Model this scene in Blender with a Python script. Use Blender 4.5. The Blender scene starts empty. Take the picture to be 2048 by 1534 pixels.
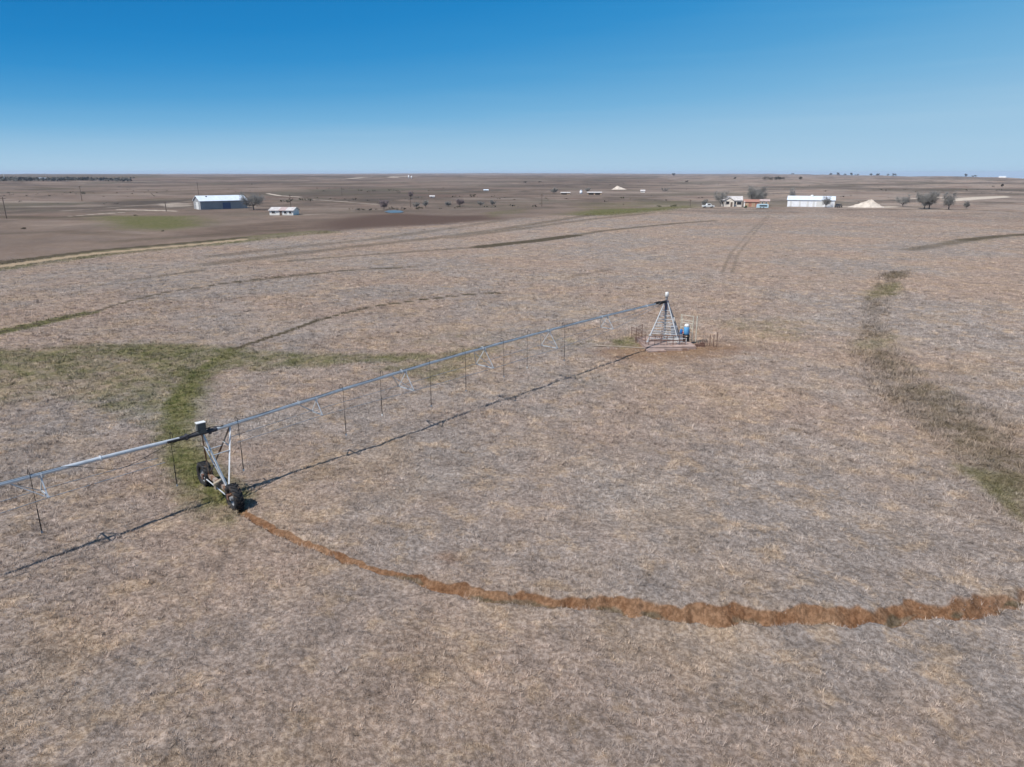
import bpy, math, random
import numpy as np

# ------------------------------------------------------------------ camera, sky, sun, exposure
SC = bpy.context.scene
COL = SC.collection
FPX = 1422.0                      # focal length in photo pixels (photo is 2048 wide)
CAMH = 14.2                       # height of the camera above the field
PITCH = math.atan((767 - 346) / FPX)
SP, CP = math.sin(PITCH), math.cos(PITCH)

cd = bpy.data.cameras.new('camera')
cam = bpy.data.objects.new('camera', cd)
COL.objects.link(cam)
cam.location = (0, 0, CAMH)
cam.rotation_euler = (math.radians(90) - PITCH, 0, 0)
cd.sensor_fit = 'HORIZONTAL'
cd.sensor_width = 36.0
cd.lens = 36.0 * FPX / 2048.0
cd.clip_start = 0.5
cd.clip_end = 60000
SC.camera = cam

SUN_H = (-0.774, -0.633)          # horizontal direction towards the sun
SUN_EL = math.radians(54.6)
wd = bpy.data.worlds.new('World')
SC.world = wd
wd.use_nodes = True
wn, wl = wd.node_tree.nodes, wd.node_tree.links
wn.clear()
w_out = wn.new('ShaderNodeOutputWorld')
w_bg = wn.new('ShaderNodeBackground')
w_sky = wn.new('ShaderNodeTexSky')
w_sky.sky_type = 'NISHITA'
w_sky.sun_disc = False
w_sky.sun_elevation = SUN_EL
w_sky.sun_rotation = math.atan2(SUN_H[0], SUN_H[1])
w_sky.altitude = 600
w_sky.air_density = 1.0
w_sky.dust_density = 0.55
w_sky.ozone_density = 2.4
w_tc = wn.new('ShaderNodeTexCoord')
w_sep = wn.new('ShaderNodeSeparateXYZ')
w_abs = wn.new('ShaderNodeMath'); w_abs.operation = 'MAXIMUM'; w_abs.inputs[1].default_value = 0.0
w_mul = wn.new('ShaderNodeMath'); w_mul.operation = 'MULTIPLY_ADD'
w_mul.inputs[1].default_value = 1.0; w_mul.inputs[2].default_value = 0.0
w_com = wn.new('ShaderNodeCombineXYZ')
w_nrm = wn.new('ShaderNodeVectorMath'); w_nrm.operation = 'NORMALIZE'
w_hsv = wn.new('ShaderNodeHueSaturation')
w_hsv.inputs['Hue'].default_value = 0.492
w_hsv.inputs['Saturation'].default_value = 1.22
w_hsv.inputs['Value'].default_value = 1.0
wl.new(w_tc.outputs['Generated'], w_sep.inputs[0])
wl.new(w_sep.outputs['Z'], w_abs.inputs[0])
wl.new(w_abs.outputs[0], w_mul.inputs[0])
wl.new(w_sep.outputs['X'], w_com.inputs['X'])
wl.new(w_sep.outputs['Y'], w_com.inputs['Y'])
wl.new(w_mul.outputs[0], w_com.inputs['Z'])
wl.new(w_com.outputs[0], w_nrm.inputs[0])
wl.new(w_nrm.outputs[0], w_sky.inputs[0])
wl.new(w_sky.outputs[0], w_hsv.inputs['Color'])
# low sky: a winter gradient, clearer to the left, a thin veil of haze to the right
EXPO = 0.30
w_x = wn.new('ShaderNodeMath'); w_x.operation = 'MULTIPLY_ADD'; w_x.inputs[1].default_value = -0.78; w_x.inputs[2].default_value = 1.0
wl.new(w_sep.outputs['X'], w_x.inputs[0])
w_el = wn.new('ShaderNodeMath'); w_el.operation = 'MULTIPLY'
wl.new(w_abs.outputs[0], w_el.inputs[0]); wl.new(w_x.outputs[0], w_el.inputs[1])
w_map = wn.new('ShaderNodeMapping'); w_map.inputs['Scale'].default_value = (3.0, 3.0, 55.0); w_map.inputs['Rotation'].default_value = (0.0, 0.05, 0.0)
wl.new(w_tc.outputs['Generated'], w_map.inputs['Vector'])
w_nz = wn.new('ShaderNodeTexNoise'); w_nz.inputs['Scale'].default_value = 1.0; w_nz.inputs['Detail'].default_value = 5
wl.new(w_map.outputs[0], w_nz.inputs['Vector'])
w_ci = wn.new('ShaderNodeMapRange'); w_ci.inputs['From Min'].default_value = 0.52; w_ci.inputs['From Max'].default_value = 0.80
w_ci.inputs['To Min'].default_value = 0.0; w_ci.inputs['To Max'].default_value = -0.007
wl.new(w_nz.outputs['Fac'], w_ci.inputs['Value'])
w_e2 = wn.new('ShaderNodeMath'); w_e2.operation = 'ADD'
wl.new(w_el.outputs[0], w_e2.inputs[0]); wl.new(w_ci.outputs[0], w_e2.inputs[1])
w_rs = wn.new('ShaderNodeMapRange'); w_rs.inputs['From Max'].default_value = 0.3
wl.new(w_e2.outputs[0], w_rs.inputs['Value'])
w_rp = wn.new('ShaderNodeValToRGB')
def s2l(c): return tuple((v / 255 / 12.92 if v <= 10 else ((v / 255 + 0.055) / 1.055) ** 2.4) for v in c)
SKYR = [(0.0, (174, 206, 230)), (0.010, (170, 204, 228)), (0.042, (151, 194, 224)), (0.075, (118, 178, 219)), (0.115, (84, 160, 212)), (0.16, (54, 144, 205)), (0.205, (37, 133, 198)), (0.29, (24, 119, 186))]
el = w_rp.color_ramp.elements
while len(el) < len(SKYR): el.new(0.5)
for e, (pz, c) in zip(el, SKYR):
    e.position = pz / 0.3; e.color = (*s2l(c), 1)
wl.new(w_rs.outputs[0], w_rp.inputs[0])
w_sc = wn.new('ShaderNodeVectorMath'); w_sc.operation = 'SCALE'; w_sc.inputs['Scale'].default_value = 1.0 / 0.105 / 2 ** EXPO
wl.new(w_rp.outputs[0], w_sc.inputs[0])
w_mf = wn.new('ShaderNodeMapRange'); w_mf.interpolation_type = 'SMOOTHSTEP'
w_mf.inputs['From Min'].default_value = 0.25; w_mf.inputs['From Max'].default_value = 0.55
wl.new(w_sep.outputs['Z'], w_mf.inputs['Value'])
w_mx = wn.new('ShaderNodeMixRGB')
wl.new(w_mf.outputs[0], w_mx.inputs['Fac']); wl.new(w_sc.outputs[0], w_mx.inputs['Color1']); wl.new(w_hsv.outputs[0], w_mx.inputs['Color2'])
wl.new(w_mx.outputs[0], w_bg.inputs['Color'])
w_bg.inputs['Strength'].default_value = 0.105
wl.new(w_bg.outputs[0], w_out.inputs['Surface'])

sd = bpy.data.lights.new('sun', 'SUN')
sd.energy = 4.3
sd.angle = math.radians(0.53)
sd.color = (1.0, 0.95, 0.88)
sun = bpy.data.objects.new('sun', sd)
COL.objects.link(sun)
sun.location = (-60, -50, 90)
ce, se = math.cos(SUN_EL), math.sin(SUN_EL)
from mathutils import Vector
sun.rotation_euler = Vector((SUN_H[0] * ce, SUN_H[1] * ce, se)).to_track_quat('Z', 'Y').to_euler()

SC.view_settings.view_transform = 'Standard'
SC.view_settings.look = 'None'
SC.view_settings.exposure = EXPO
SC.view_settings.gamma = 1.0
try:
    SC.cycles.volume_bounces = 0
    SC.cycles.max_bounces = 6
    SC.cycles.transparent_max_bounces = 12
except Exception:
    pass

# ------------------------------------------------------------------ helpers
def tag(o, label=None, cat=None, group=None, kind=None):
    if label: o['label'] = label
    if cat: o['category'] = cat
    if group: o['group'] = group
    if kind: o['kind'] = kind
    return o

def empty(name, loc, rz=0.0):
    o = bpy.data.objects.new(name, None)
    o.empty_display_size = 0.5
    o.location = loc
    o.rotation_euler = (0, 0, rz)
    COL.objects.link(o)
    return o

class MB:
    """collects boxes, bars and tubes, then links them as one mesh object"""
    def __init__(self):
        self.v = []; self.f = []; self.s = []
    def add(self, vs, fs, smooth=False):
        b = len(self.v)
        self.v += [tuple(x) for x in vs]
        for q in fs:
            self.f.append([i + b for i in q]); self.s.append(smooth)
        return self
    def box(self, c, s, rz=0.0):
        cx, cy, cz = c; hx, hy, hz = s[0] / 2, s[1] / 2, s[2] / 2
        cr, sr = math.cos(rz), math.sin(rz)
        vs = []
        for dz in (-hz, hz):
            for dx, dy in ((-hx, -hy), (hx, -hy), (hx, hy), (-hx, hy)):
                vs.append((cx + dx * cr - dy * sr, cy + dx * sr + dy * cr, cz + dz))
        return self.add(vs, [(3, 2, 1, 0), (4, 5, 6, 7), (0, 1, 5, 4), (1, 2, 6, 5), (2, 3, 7, 6), (3, 0, 4, 7)])
    def prism(self, pts, y0, y1):
        """outline in x,z pushed along y"""
        n = len(pts)
        vs = [(x, y0, z) for x, z in pts] + [(x, y1, z) for x, z in pts]
        fs = [tuple(range(n)), tuple(range(2 * n - 1, n - 1, -1))]
        for i in range(n):
            j = (i + 1) % n
            fs.append((i, i + n, j + n, j))
        return self.add(vs, fs)
    def bar(self, a, b, r0, r1=None, n=8, cap=True, smooth=True):
        r1 = r0 if r1 is None else r1
        a = Vector(a); b = Vector(b); d = b - a
        if d.length < 1e-6: return self
        d.normalize()
        u = d.cross(Vector((0, 0, 1)))
        if u.length < 1e-3: u = d.cross(Vector((1, 0, 0)))
        u.normalize(); w = d.cross(u)
        vs = []
        for p, r in ((a, r0), (b, r1)):
            for i in range(n):
                t = 2 * math.pi * i / n
                vs.append(p + u * (math.cos(t) * r) + w * (math.sin(t) * r))
        fs = [(i, (i + 1) % n, n + (i + 1) % n, n + i) for i in range(n)]
        self.add(vs, fs, smooth)
        if cap:
            self.add(vs[:n], [tuple(range(n - 1, -1, -1))])
            self.add(vs[n:], [tuple(range(n))])
        return self
    def tube(self, pts, r, n=8):
        for i in range(len(pts) - 1):
            ra = r[i] if isinstance(r, (list, tuple)) else r
            rb = r[i + 1] if isinstance(r, (list, tuple)) else r
            self.bar(pts[i], pts[i + 1], ra, rb, n, cap=(i in (0, len(pts) - 2)))
        return self
    def angle(self, a, b, w):
        """an angle-iron bar: two thin flanges"""
        a = Vector(a); b = Vector(b); d = (b - a).normalized()
        u = d.cross(Vector((0, 0, 1)))
        if u.length < 1e-3: u = Vector((1, 0, 0))
        u.normalize(); x = d.cross(u); t = 0.008
        for p, q in ((u, x), (x, u)):
            vs = []
            for e in (a, b):
                vs += [e, e + p * w, e + p * w + q * t, e + q * t]
            self.add(vs, [(0, 1, 2, 3), (7, 6, 5, 4), (0, 4, 5, 1), (1, 5, 6, 2), (2, 6, 7, 3), (3, 7, 4, 0)])
        return self
    def lathe(self, prof, c=(0, 0, 0), axis='z', n=24, smooth=True):
        vs = []
        for r, h in prof:
            for i in range(n):
                t = 2 * math.pi * i / n
                p = (r * math.cos(t), r * math.sin(t), h)
                if axis == 'x': p = (p[2], p[0], p[1])
                vs.append((c[0] + p[0], c[1] + p[1], c[2] + p[2]))
        fs = []
        for k in range(len(prof) - 1):
            for i in range(n):
                j = (i + 1) % n
                fs.append((k * n + i, k * n + j, (k + 1) * n + j, (k + 1) * n + i))
        fs.append(tuple(range(n - 1, -1, -1)))
        fs.append(tuple(range((len(prof) - 1) * n, len(prof) * n)))
        return self.add(vs, fs, smooth)
    def build(self, name, mat, parent=None, loc=None):
        me = bpy.data.meshes.new(name)
        me.from_pydata(self.v, [], self.f)
        me.polygons.foreach_set('use_smooth', self.s)
        me.update()
        me.materials.append(mat)
        o = bpy.data.objects.new(name, me)
        COL.objects.link(o)
        if parent is not None: o.parent = parent
        if loc is not None: o.location = loc
        return o

def copy_tree(o, parent=None):
    c = o.copy(); COL.objects.link(c); c.parent = parent
    for ch in list(o.children):
        copy_tree(ch, c)
    return c

# value noise on numpy arrays
def _hash(ix, iy, s):
    h = (ix.astype(np.int64) * 374761393 + iy.astype(np.int64) * 668265263 + s * 974711) & 0x7fffffff
    h = ((h ^ (h >> 13)) * 1274126177) & 0x7fffffff
    return ((h ^ (h >> 16)) & 0xffff) / 65535.0
def vnoise(x, y, s=0):
    ix, iy = np.floor(x), np.floor(y)
    fx, fy = x - ix, y - iy
    fx = fx * fx * (3 - 2 * fx); fy = fy * fy * (3 - 2 * fy)
    a = _hash(ix, iy, s); b = _hash(ix + 1, iy, s); c = _hash(ix, iy + 1, s); d = _hash(ix + 1, iy + 1, s)
    return (a * (1 - fx) + b * fx) * (1 - fy) + (c * (1 - fx) + d * fx) * fy
def fbm(x, y, s=0, o=3):
    t = 0; a = 0.5; n = 0
    for k in range(o):
        t = t + a * vnoise(x * 2 ** k, y * 2 ** k, s + 17 * k); n += a; a *= 0.5
    return t / n
def sstep(a, b, x):
    t = np.clip((x - a) / (b - a), 0, 1)
    return t * t * (3 - 2 * t)

# ------------------------------------------------------------------ terrain shape
PIV = (13.3, 60.7)
TOW = (-13.4, 29.95)
RUT = [(-23.3, 36.0), (-17.6, 33.0), (-13.6, 30.0), (-11.6, 27.9), (-9.7, 26.3), (-7.6, 25.1), (-5.3, 23.7), (-2.6, 22.5), (0.6, 21.6), (3.8, 20.9),
       (6.7, 20.55), (9.5, 20.4), (12.0, 20.5), (14.3, 20.9), (17.8, 21.8), (21.5, 23.6), (26, 26.8), (31, 31)]

def line_dist(x, y, pts):
    """distance, and position along, a polyline"""
    best = np.full(x.shape, 1e9); al = np.zeros(x.shape); acc = 0.0; side = np.zeros(x.shape)
    for (ax, ay), (bx, by) in zip(pts[:-1], pts[1:]):
        L = math.hypot(bx - ax, by - ay)
        dx, dy = (bx - ax) / L, (by - ay) / L
        t = np.clip((x - ax) * dx + (y - ay) * dy, 0, L)
        ex, ey = x - ax - t * dx, y - ay - t * dy
        d = np.hypot(ex, ey)
        m = d < best
        best = np.where(m, d, best); al = np.where(m, acc + t, al)
        side = np.where(m, np.sign(dx * (y - ay) - dy * (x - ax)), side)
        acc += L
    return best, al, side

_rutL = [0.0]
for (a, b) in zip(RUT[:-1], RUT[1:]):
    _rutL.append(_rutL[-1] + math.hypot(b[0] - a[0], b[1] - a[1]))

def rut_params(x, y):
    """signed offset across the wheel rut (+ is the side of the pivot), width and depth there"""
    d, al, side = line_dist(x, y, RUT)
    wob = (fbm(al * 0.35, al * 0 + 3.1, 5, 3) - 0.5) * 0.9 + (vnoise(al * 2.3, al * 0, 9) - 0.5) * 0.22
    s = d * np.where(side == 0, 1, side) + wob * np.interp(al, [_rutL[3], _rutL[7]], [0.35, 1.0])
    W = np.interp(al, [_rutL[1], _rutL[2], _rutL[4], _rutL[6], _rutL[7], _rutL[9], _rutL[13], _rutL[14], _rutL[16]],
                  [0.06, 0.15, 0.12, 0.12, 0.24, 0.42, 0.46, 0.36, 0.15])
    W = W * (0.8 + 0.4 * vnoise(al * 0.9, al * 0 + 7, 3))
    D = np.interp(al, [_rutL[1], _rutL[2], _rutL[5], _rutL[7], _rutL[9], _rutL[13], _rutL[14], _rutL[16]],
                  [0.05, 0.16, 0.12, 0.30, 0.52, 0.56, 0.46, 0.2])
    return s, W, D

HZX = [-3000, 0, 300, 600, 1000, 1200, 1500, 1700, 1850, 2048, 5000]
HZY = [347, 347, 347, 345.8, 344.2, 345, 347.2, 350, 352, 354, 354]
def height(x, y, fine=True):
    x = np.asarray(x, float); y = np.asarray(y, float)
    r = np.hypot(x, y)
    h = np.zeros(x.shape)
    amp = np.interp(r, [120, 300, 700, 1500, 3500, 20000], [0.0, 0.40, 2.2, 4.6, 6.0, 8.0])
    h += amp * (fbm(x / 210.0 + 7, y / 210.0 + 3, 21, 3) - 0.5) * 2
    az = np.arctan2(x, np.maximum(y, 1e-6))
    az = np.where(y <= 0, np.sign(x) * 1.5, np.clip(az, -1.3, 1.3))
    px = 1024 + FPX * np.tan(az) / CP
    yh = np.interp(px, HZX, HZY)
    up_ = np.maximum(0, 346 - yh) / 1464 * 9000
    h += up_ * np.exp(-((r - 9000) / 2600.0) ** 2)
    rc = CAMH / np.maximum((yh - 346) / 1464, CAMH / 12000)
    h -= 0.012 * np.maximum(0, r - rc)
    if fine:
        k = sstep(150, 60, r)
        bump = (fbm(x * 1.1, y * 1.1, 2, 3) - 0.5) * 0.15 + (fbm(x * 0.17, y * 0.17, 4, 2) - 0.5) * 0.22
        bump = bump + (vnoise(x * 5.2, y * 5.2, 8) - 0.5) * 0.045
        h += k * bump
        m = (r < 90) & (y < 45) & (y > 12)
        if m.any():
            xx, yy = x[m], y[m]
            s, W, D = rut_params(xx, yy)
            rag = (vnoise(xx * 1.6, yy * 1.6, 31) - 0.5) * 0.35 + (vnoise(xx * 5, yy * 5, 32) - 0.5) * 0.08
            near = sstep(-W - 0.14, -W + 0.02, s + rag * 0.5)
            far = sstep(W * 2.1, W * 0.1 - 0.2, s + rag * (0.4 + W))
            cut = D * near * far
            rim = 0.07 * np.exp(-((s + W + 0.25) / 0.3) ** 2) * (D > 0.2)
            crumb = (fbm(xx * 2.4, yy * 2.4, 51, 3) - 0.5) * 0.42 + (vnoise(xx * 7.5, yy * 7.5, 52) - 0.5) * 0.12
            hh = h[m] - cut * (1 + crumb * 1.1) + rim * (0.5 + vnoise(xx * 1.9, yy * 1.9, 53))
            h[m] = hh
        # the concrete pad stands on a low levelled mound
        dp = np.hypot(x - PIV[0], y - PIV[1])
        h = h * sstep(2.6, 5.0, dp)
    return h

def h1(x, y, fine=True):
    return float(height(np.array([x]), np.array([y]), fine)[0])

def ray(px, py):
    u, v = px - 1024.0, py - 767.0
    return u, FPX * CP - v * SP, FPX * SP + v * CP
def at(px, py, fine=False):
    """point of the terrain surveyed from the photograph: first crossing of the line of sight"""
    u, F, D = ray(px, py)
    Y = np.geomspace(12, 14000, 6000)
    z = height(u / F * Y, Y, fine)
    below = (CAMH - D / F * Y) <= z
    i = int(np.argmax(below)) if below.any() else len(Y) - 1
    return (u / F * Y[i], float(Y[i]), float(z[i]))
def flat(px, py):
    u, F, D = ray(px, py)
    Y = CAMH / max(D, 1e-3) * F
    return (u / F * Y, Y)
def mpp(p):
    """metres that one photo pixel spans at a place"""
    return math.hypot(p[0], p[1]) / 1464.0

# ------------------------------------------------------------------ ground cover survey (world outlines)
def poly_mask(x, y, pix, soft):
    P = [flat(*q) for q in pix]
    xs = [p[0] for p in P]; ys = [p[1] for p in P]
    out = np.zeros(x.shape)
    m = (x > min(xs) - soft) & (x < max(xs) + soft) & (y > min(ys) - soft) & (y < max(ys) + soft)
    if not m.any(): return out
    xx, yy = x[m], y[m]
    ins = np.zeros(xx.shape, bool)
    for (ax, ay), (bx, by) in zip(P, P[1:] + P[:1]):
        c = (ay > yy) != (by > yy)
        if by != ay:
            ins ^= c & (xx < (bx - ax) * (yy - ay) / (by - ay) + ax)
    d, _, _ = line_dist(xx, yy, P + P[:1])
    sd_ = np.where(ins, d, -d)
    out[m] = sstep(-soft, soft, sd_)
    return out
def path_mask(x, y, pix, half, soft, world=None):
    P = world if world else [flat(*q) for q in pix]
    xs = [p[0] for p in P]; ys = [p[1] for p in P]
    out = np.zeros(x.shape); b = half + soft
    m = (x > min(xs) - b) & (x < max(xs) + b) & (y > min(ys) - b) & (y < max(ys) + b)
    if not m.any(): return out
    d, _, _ = line_dist(x[m], y[m], P)
    out[m] = sstep(half + soft, half - soft * 0.3, d)
    return out

TRACK_NEAR = [(455, 1000), (420, 975), (385, 940), (352, 880), (358, 800), (400, 740), (470, 700)]
TRACK_FAR = [(470, 700), (560, 668), (640, 640), (740, 615), (830, 602), (930, 590), (1010, 585)]
TRACK_2 = [(-40, 672), (0, 663), (90, 645), (180, 625), (260, 602), (330, 585), (480, 562), (640, 545), (750, 538), (830, 535)]
DIRT_TRACK = [(-60, 541), (0, 533), (100, 519), (200, 506), (300, 497), (400, 488), (485, 479)]

def masks(x, y):
    A = np.zeros((x.size, 4)); B = np.zeros((x.size, 4))
    mx = np.maximum
    # green: lush growth along the wet wheel track and the low band across the field
    g = 0.72 * path_mask(x, y, TRACK_NEAR, 0.6, 1.7)
    g = mx(g, 0.56 * poly_mask(x, y, [(180, 690), (300, 684), (420, 690), (520, 700), (640, 706), (760, 706), (880, 706), (900, 712), (880, 722), (760, 728), (640, 736), (560, 742), (470, 742), (400, 760), (330, 760), (260, 735)], 1.6))
    g = mx(g, 0.45 * poly_mask(x, y, [(-60, 700), (150, 690), (300, 684), (420, 692), (440, 760), (380, 800), (350, 880), (250, 840), (100, 800), (-60, 830)], 2.2))
    g = mx(g, 0.40 * poly_mask(x, y, [(330, 800), (420, 770), (430, 850), (420, 900), (440, 960), (500, 1010), (470, 1060), (380, 1050), (320, 980), (310, 880)], 0.9))
    g = mx(g, 0.22 * poly_mask(x, y, [(880, 660), (1200, 648), (1300, 690), (1180, 712), (1000, 718), (860, 706), (780, 700)], 3.0))
    g = mx(g, 0.6 * poly_mask(x, y, [(1215, 680), (1270, 670), (1290, 690), (1250, 698), (1220, 694)], 1.2))
    g = mx(g, 0.42 * poly_mask(x, y, [(740, 740), (900, 700), (990, 680), (1010, 700), (960, 745), (860, 770)], 1.6))
    g = mx(g, 0.72 * poly_mask(x, y, [(165, 433), (230, 431), (400, 431), (415, 445), (400, 456), (310, 462), (240, 458)], 12))
    g = mx(g, 0.72 * poly_mask(x, y, [(1130, 424), (1190, 417), (1290, 414), (1390, 408), (1400, 414), (1310, 424), (1210, 432), (1120, 430)], 12))
    g = mx(g, 0.35 * poly_mask(x, y, [(1150, 404), (1380, 402), (1400, 410), (1130, 420)], 10))
    g = mx(g, 0.8 * path_mask(x, y, [(0, 663), (60, 652), (110, 641), (180, 625)], 0.8, 1.0))
    g = mx(g, 0.5 * path_mask(x, y, DIRT_TRACK + [(560, 470), (640, 464)], 4.5, 4))
    g = mx(g, 0.5 * poly_mask(x, y, [(1720, 590), (1760, 566), (1810, 562), (1800, 590), (1740, 602)], 1.6))
    g = mx(g, 0.5 * poly_mask(x, y, [(1690, 680), (1800, 670), (1790, 700), (1700, 706)], 1.4))
    g = mx(g, 0.22 * poly_mask(x, y, [(1380, 640), (1560, 632), (1680, 640), (1695, 690), (1500, 692)], 4.0))
    g = mx(g, 0.14 * poly_mask(x, y, [(1000, 740), (1250, 720), (1400, 735), (1300, 780), (1050, 790)], 4.0))
    g = mx(g, 0.35 * poly_mask(x, y, [(960, 425), (1050, 415), (1060, 424), (980, 436)], 4))
    g = mx(g, 0.28 * poly_mask(x, y, [(1700, 700), (1800, 690), (1960, 810), (2060, 900), (2060, 1040), (1900, 900)], 2.0))
    g = mx(g, 0.6 * poly_mask(x, y, [(1900, 930), (2060, 950), (2060, 1060), (1990, 1010)], 0.8))
    g = mx(g, 0.3 * poly_mask(x, y, [(1860, 482), (2060, 466), (2060, 474), (1880, 496)], 3))
    A[:, 0] = g
    # bare red soil: the rut, the worn ground round the pivot, the field lane
    s = np.zeros(x.shape)
    m = (y > 12) & (y < 45) & (np.hypot(x, y) < 60)
    if m.any():
        so, W, D = rut_params(x[m], y[m])
        rag = (vnoise(x[m] * 2.6, y[m] * 2.6, 31) - 0.5) * 0.3
        rag = rag * (0.4 + W) + (vnoise(x[m] * 0.8, y[m] * 0.8, 35) - 0.5) * 0.5 * W
        k = sstep(-W - 0.13, -W + 0.02, so + rag * 0.5) * sstep(W * 1.75, W * 1.15, so + rag)
        _, al, _ = line_dist(x[m], y[m], RUT)
        s[m] = k * np.interp(al, [_rutL[2], _rutL[3], _rutL[11], _rutL[13], _rutL[14]], [0.0, 0.95, 0.9, 0.7, 0.40])
    s = mx(s, 0.47 * poly_mask(x, y, [(1165, 700), (1250, 688), (1290, 684), (1400, 684), (1480, 688), (1505, 700), (1440, 714), (1380, 722), (1300, 730), (1220, 722)], 3.0))
    s = mx(s, 0.35 * poly_mask(x, y, [(850, 1110), (905, 1095), (935, 1120), (900, 1135)], 0.5))
    A[:, 1] = s
    # dark brown weeds in the low strip on the right; the rut's painted shadow line shares their brown
    w = 0.68 * poly_mask(x, y, [(1684, 704), (1740, 812), (1840, 872), (1922, 962), (2000, 1055), (2100, 1100), (2150, 960), (2060, 850), (1985, 808), (1900, 772), (1845, 738), (1800, 685), (1740, 678)], 3.4)
    w = mx(w, 0.56 * poly_mask(x, y, [(1690, 690), (1712, 600), (1745, 562), (1800, 560), (1792, 610), (1800, 680)], 2.6))
    w = mx(w, 0.85 * poly_mask(x, y, [(1750, 556), (1770, 545), (1822, 540), (1818, 556), (1780, 566)], 2.0))
    w = mx(w, 0.35 * poly_mask(x, y, [(1790, 690), (1900, 720), (2060, 790), (2060, 930), (1950, 830), (1850, 750)], 2))
    w = mx(w, 0.35 * poly_mask(x, y, [(1480, 690), (1690, 690), (1700, 712), (1480, 716)], 1.5))
    if m.any():
        shade_line = sstep(0.8, 0.1, np.abs(so - 0.40 * W) / (W * 0.60 + 0.02) + (vnoise(x[m] * 1.7, y[m] * 1.7, 41) - 0.35) * 1.3)  # dark shadow line along the rut base, painted into the soil colour
        w[m] = np.maximum(w[m], 1.0 * shade_line * np.interp(al, [_rutL[4], _rutL[6], _rutL[13], _rutL[15]], [0.0, 0.8, 1.0, 0.9]))
        tuftline = sstep(0.35, 0.0, np.abs(so - 1.15 * W)) * (W > 0.2) * sstep(0.45, 0.6, vnoise(x[m] * 1.3, y[m] * 1.3, 43))
        w[m] = np.maximum(w[m], 0.30 * tuftline)
    w = mx(w, 0.9 * poly_mask(x, y, [(-400, 348.2), (60, 348.2), (200, 348.4), (330, 350), (330, 355), (250, 358.5), (-400, 358.5)], 60))
    A[:, 2] = w
    # thin dark lines: old wheel tracks and terraces
    k = 0.9 * path_mask(x, y, TRACK_FAR, 0.22, 0.40)
    k = mx(k, 0.8 * path_mask(x, y, TRACK_2, 0.26, 0.5))
    k = mx(k, 0.85 * path_mask(x, y, [(960, 494), (1010, 488), (1070, 482), (1150, 471)], 1.6, 1.8))
    k = mx(k, 0.50 * path_mask(x, y, [(560, 524), (700, 512), (830, 503), (980, 493)], 1.0, 1.6))
    k = mx(k, 0.55 * path_mask(x, y, [(1150, 471), (1205, 462), (1290, 453), (1350, 447), (1430, 441)], 1.2, 2.0))
    k = mx(k, 0.46 * path_mask(x, y, [(420, 528), (590, 507), (740, 490), (870, 476), (1020, 456), (1180, 430)], 1.8, 2.6))
    k = mx(k, 0.42 * path_mask(x, y, [(430, 512), (560, 497), (750, 478), (900, 457), (1010, 440)], 1.8, 2.6))
    k = mx(k, 0.45 * path_mask(x, y, [(900, 476), (1040, 458), (1170, 440), (1300, 426)], 1.6, 2.4))
    k = mx(k, 0.5 * path_mask(x, y, [(250, 562), (340, 549), (400, 541)], 0.6, 1.0))
    k = mx(k, 0.50 * path_mask(x, y, [(480, 564), (590, 553), (690, 541), (830, 533)], 0.6, 1.0))
    k = mx(k, 0.38 * path_mask(x, y, [(1150, 552), (1215, 540)], 0.6, 1.2))
    k = mx(k, 0.65 * path_mask(x, y, [(1930, 480), (2000, 472), (2060, 468)], 1.6, 2.2))
    k = mx(k, 0.48 * path_mask(x, y, [(1820, 500), (1880, 490), (1930, 480)], 1.6, 2.2))
    off = [(q[0], q[1] - 7 + 3.0 * q[0] / 480) for q in DIRT_TRACK]
    k = mx(k, 1.0 * path_mask(x, y, off, 1.1, 0.9))
    k = mx(k, 0.55 * path_mask(x, y, [(1380, 415), (1480, 418), (1600, 417), (1760, 419), (1900, 418), (2060, 425)], 2.0, 2.5))
    for dx in (-10, 10):
        k = mx(k, 0.38 * path_mask(x, y, [(1538 + dx * .25, 430), (1505 + dx * .5, 464), (1468 + dx * .8, 508), (1454 + dx, 548)], 0.25, 0.5))
    for pix, hw, wt in (([(-60, 386), (90, 384), (180, 388)], 9, .45), ([(300, 386), (380, 383), (470, 380)], 10, .45), ([(-60, 431), (100, 436), (190, 431)], 5, .5),
                        ([(255, 401), (330, 397), (392, 398)], 4, .5), ([(640, 392), (800, 388), (1000, 386)], 7, .5), ([(655, 406), (760, 403)], 4, .45),
                        ([(1040, 385), (1200, 393), (1330, 396)], 6, .35), ([(1480, 380), (1750, 378), (2060, 381)], 9, .5), ([(1040, 357), (1180, 358), (1300, 357)], 60, .5),
                        ([(400, 370), (560, 366), (700, 370)], 20, .5), ([(1700, 387), (1900, 384)], 6, .4), ([(60, 375), (140, 379)], 10, .45), ([(330, 357), (600, 353), (900, 356)], 80, .5),
                        ([(-60, 470), (120, 463), (260, 470)], 3, .4), ([(220, 484), (420, 470), (560, 460)], 3, .42)):
        k = mx(k, wt * path_mask(x, y, pix, hw, hw * 1.2))
    A[:, 3] = k
    # pale sand and gravel
    p = 0.9 * poly_mask(x, y, [(1885, 399), (1950, 394), (2012, 391), (2020, 395), (1960, 399), (1900, 403)], 6)
    p = mx(p, 0.8 * path_mask(x, y, [(240, 419), (290, 420), (350, 422)], 1.0, 2))
    p = mx(p, 0.42 * poly_mask(x, y, [(300, 408), (340, 405), (392, 406), (392, 412), (330, 416)], 4))
    p = mx(p, 0.6 * path_mask(x, y, [(140, 432), (250, 424)], 0.8, 1.5))
    p = mx(p, 0.75 * path_mask(x, y, [(700, 357), (760, 356), (830, 353.5)], 12, 12))
    p = mx(p, 0.7 * path_mask(x, y, [(535, 388), (560, 392), (600, 395)], 1.2, 1.5))
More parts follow.
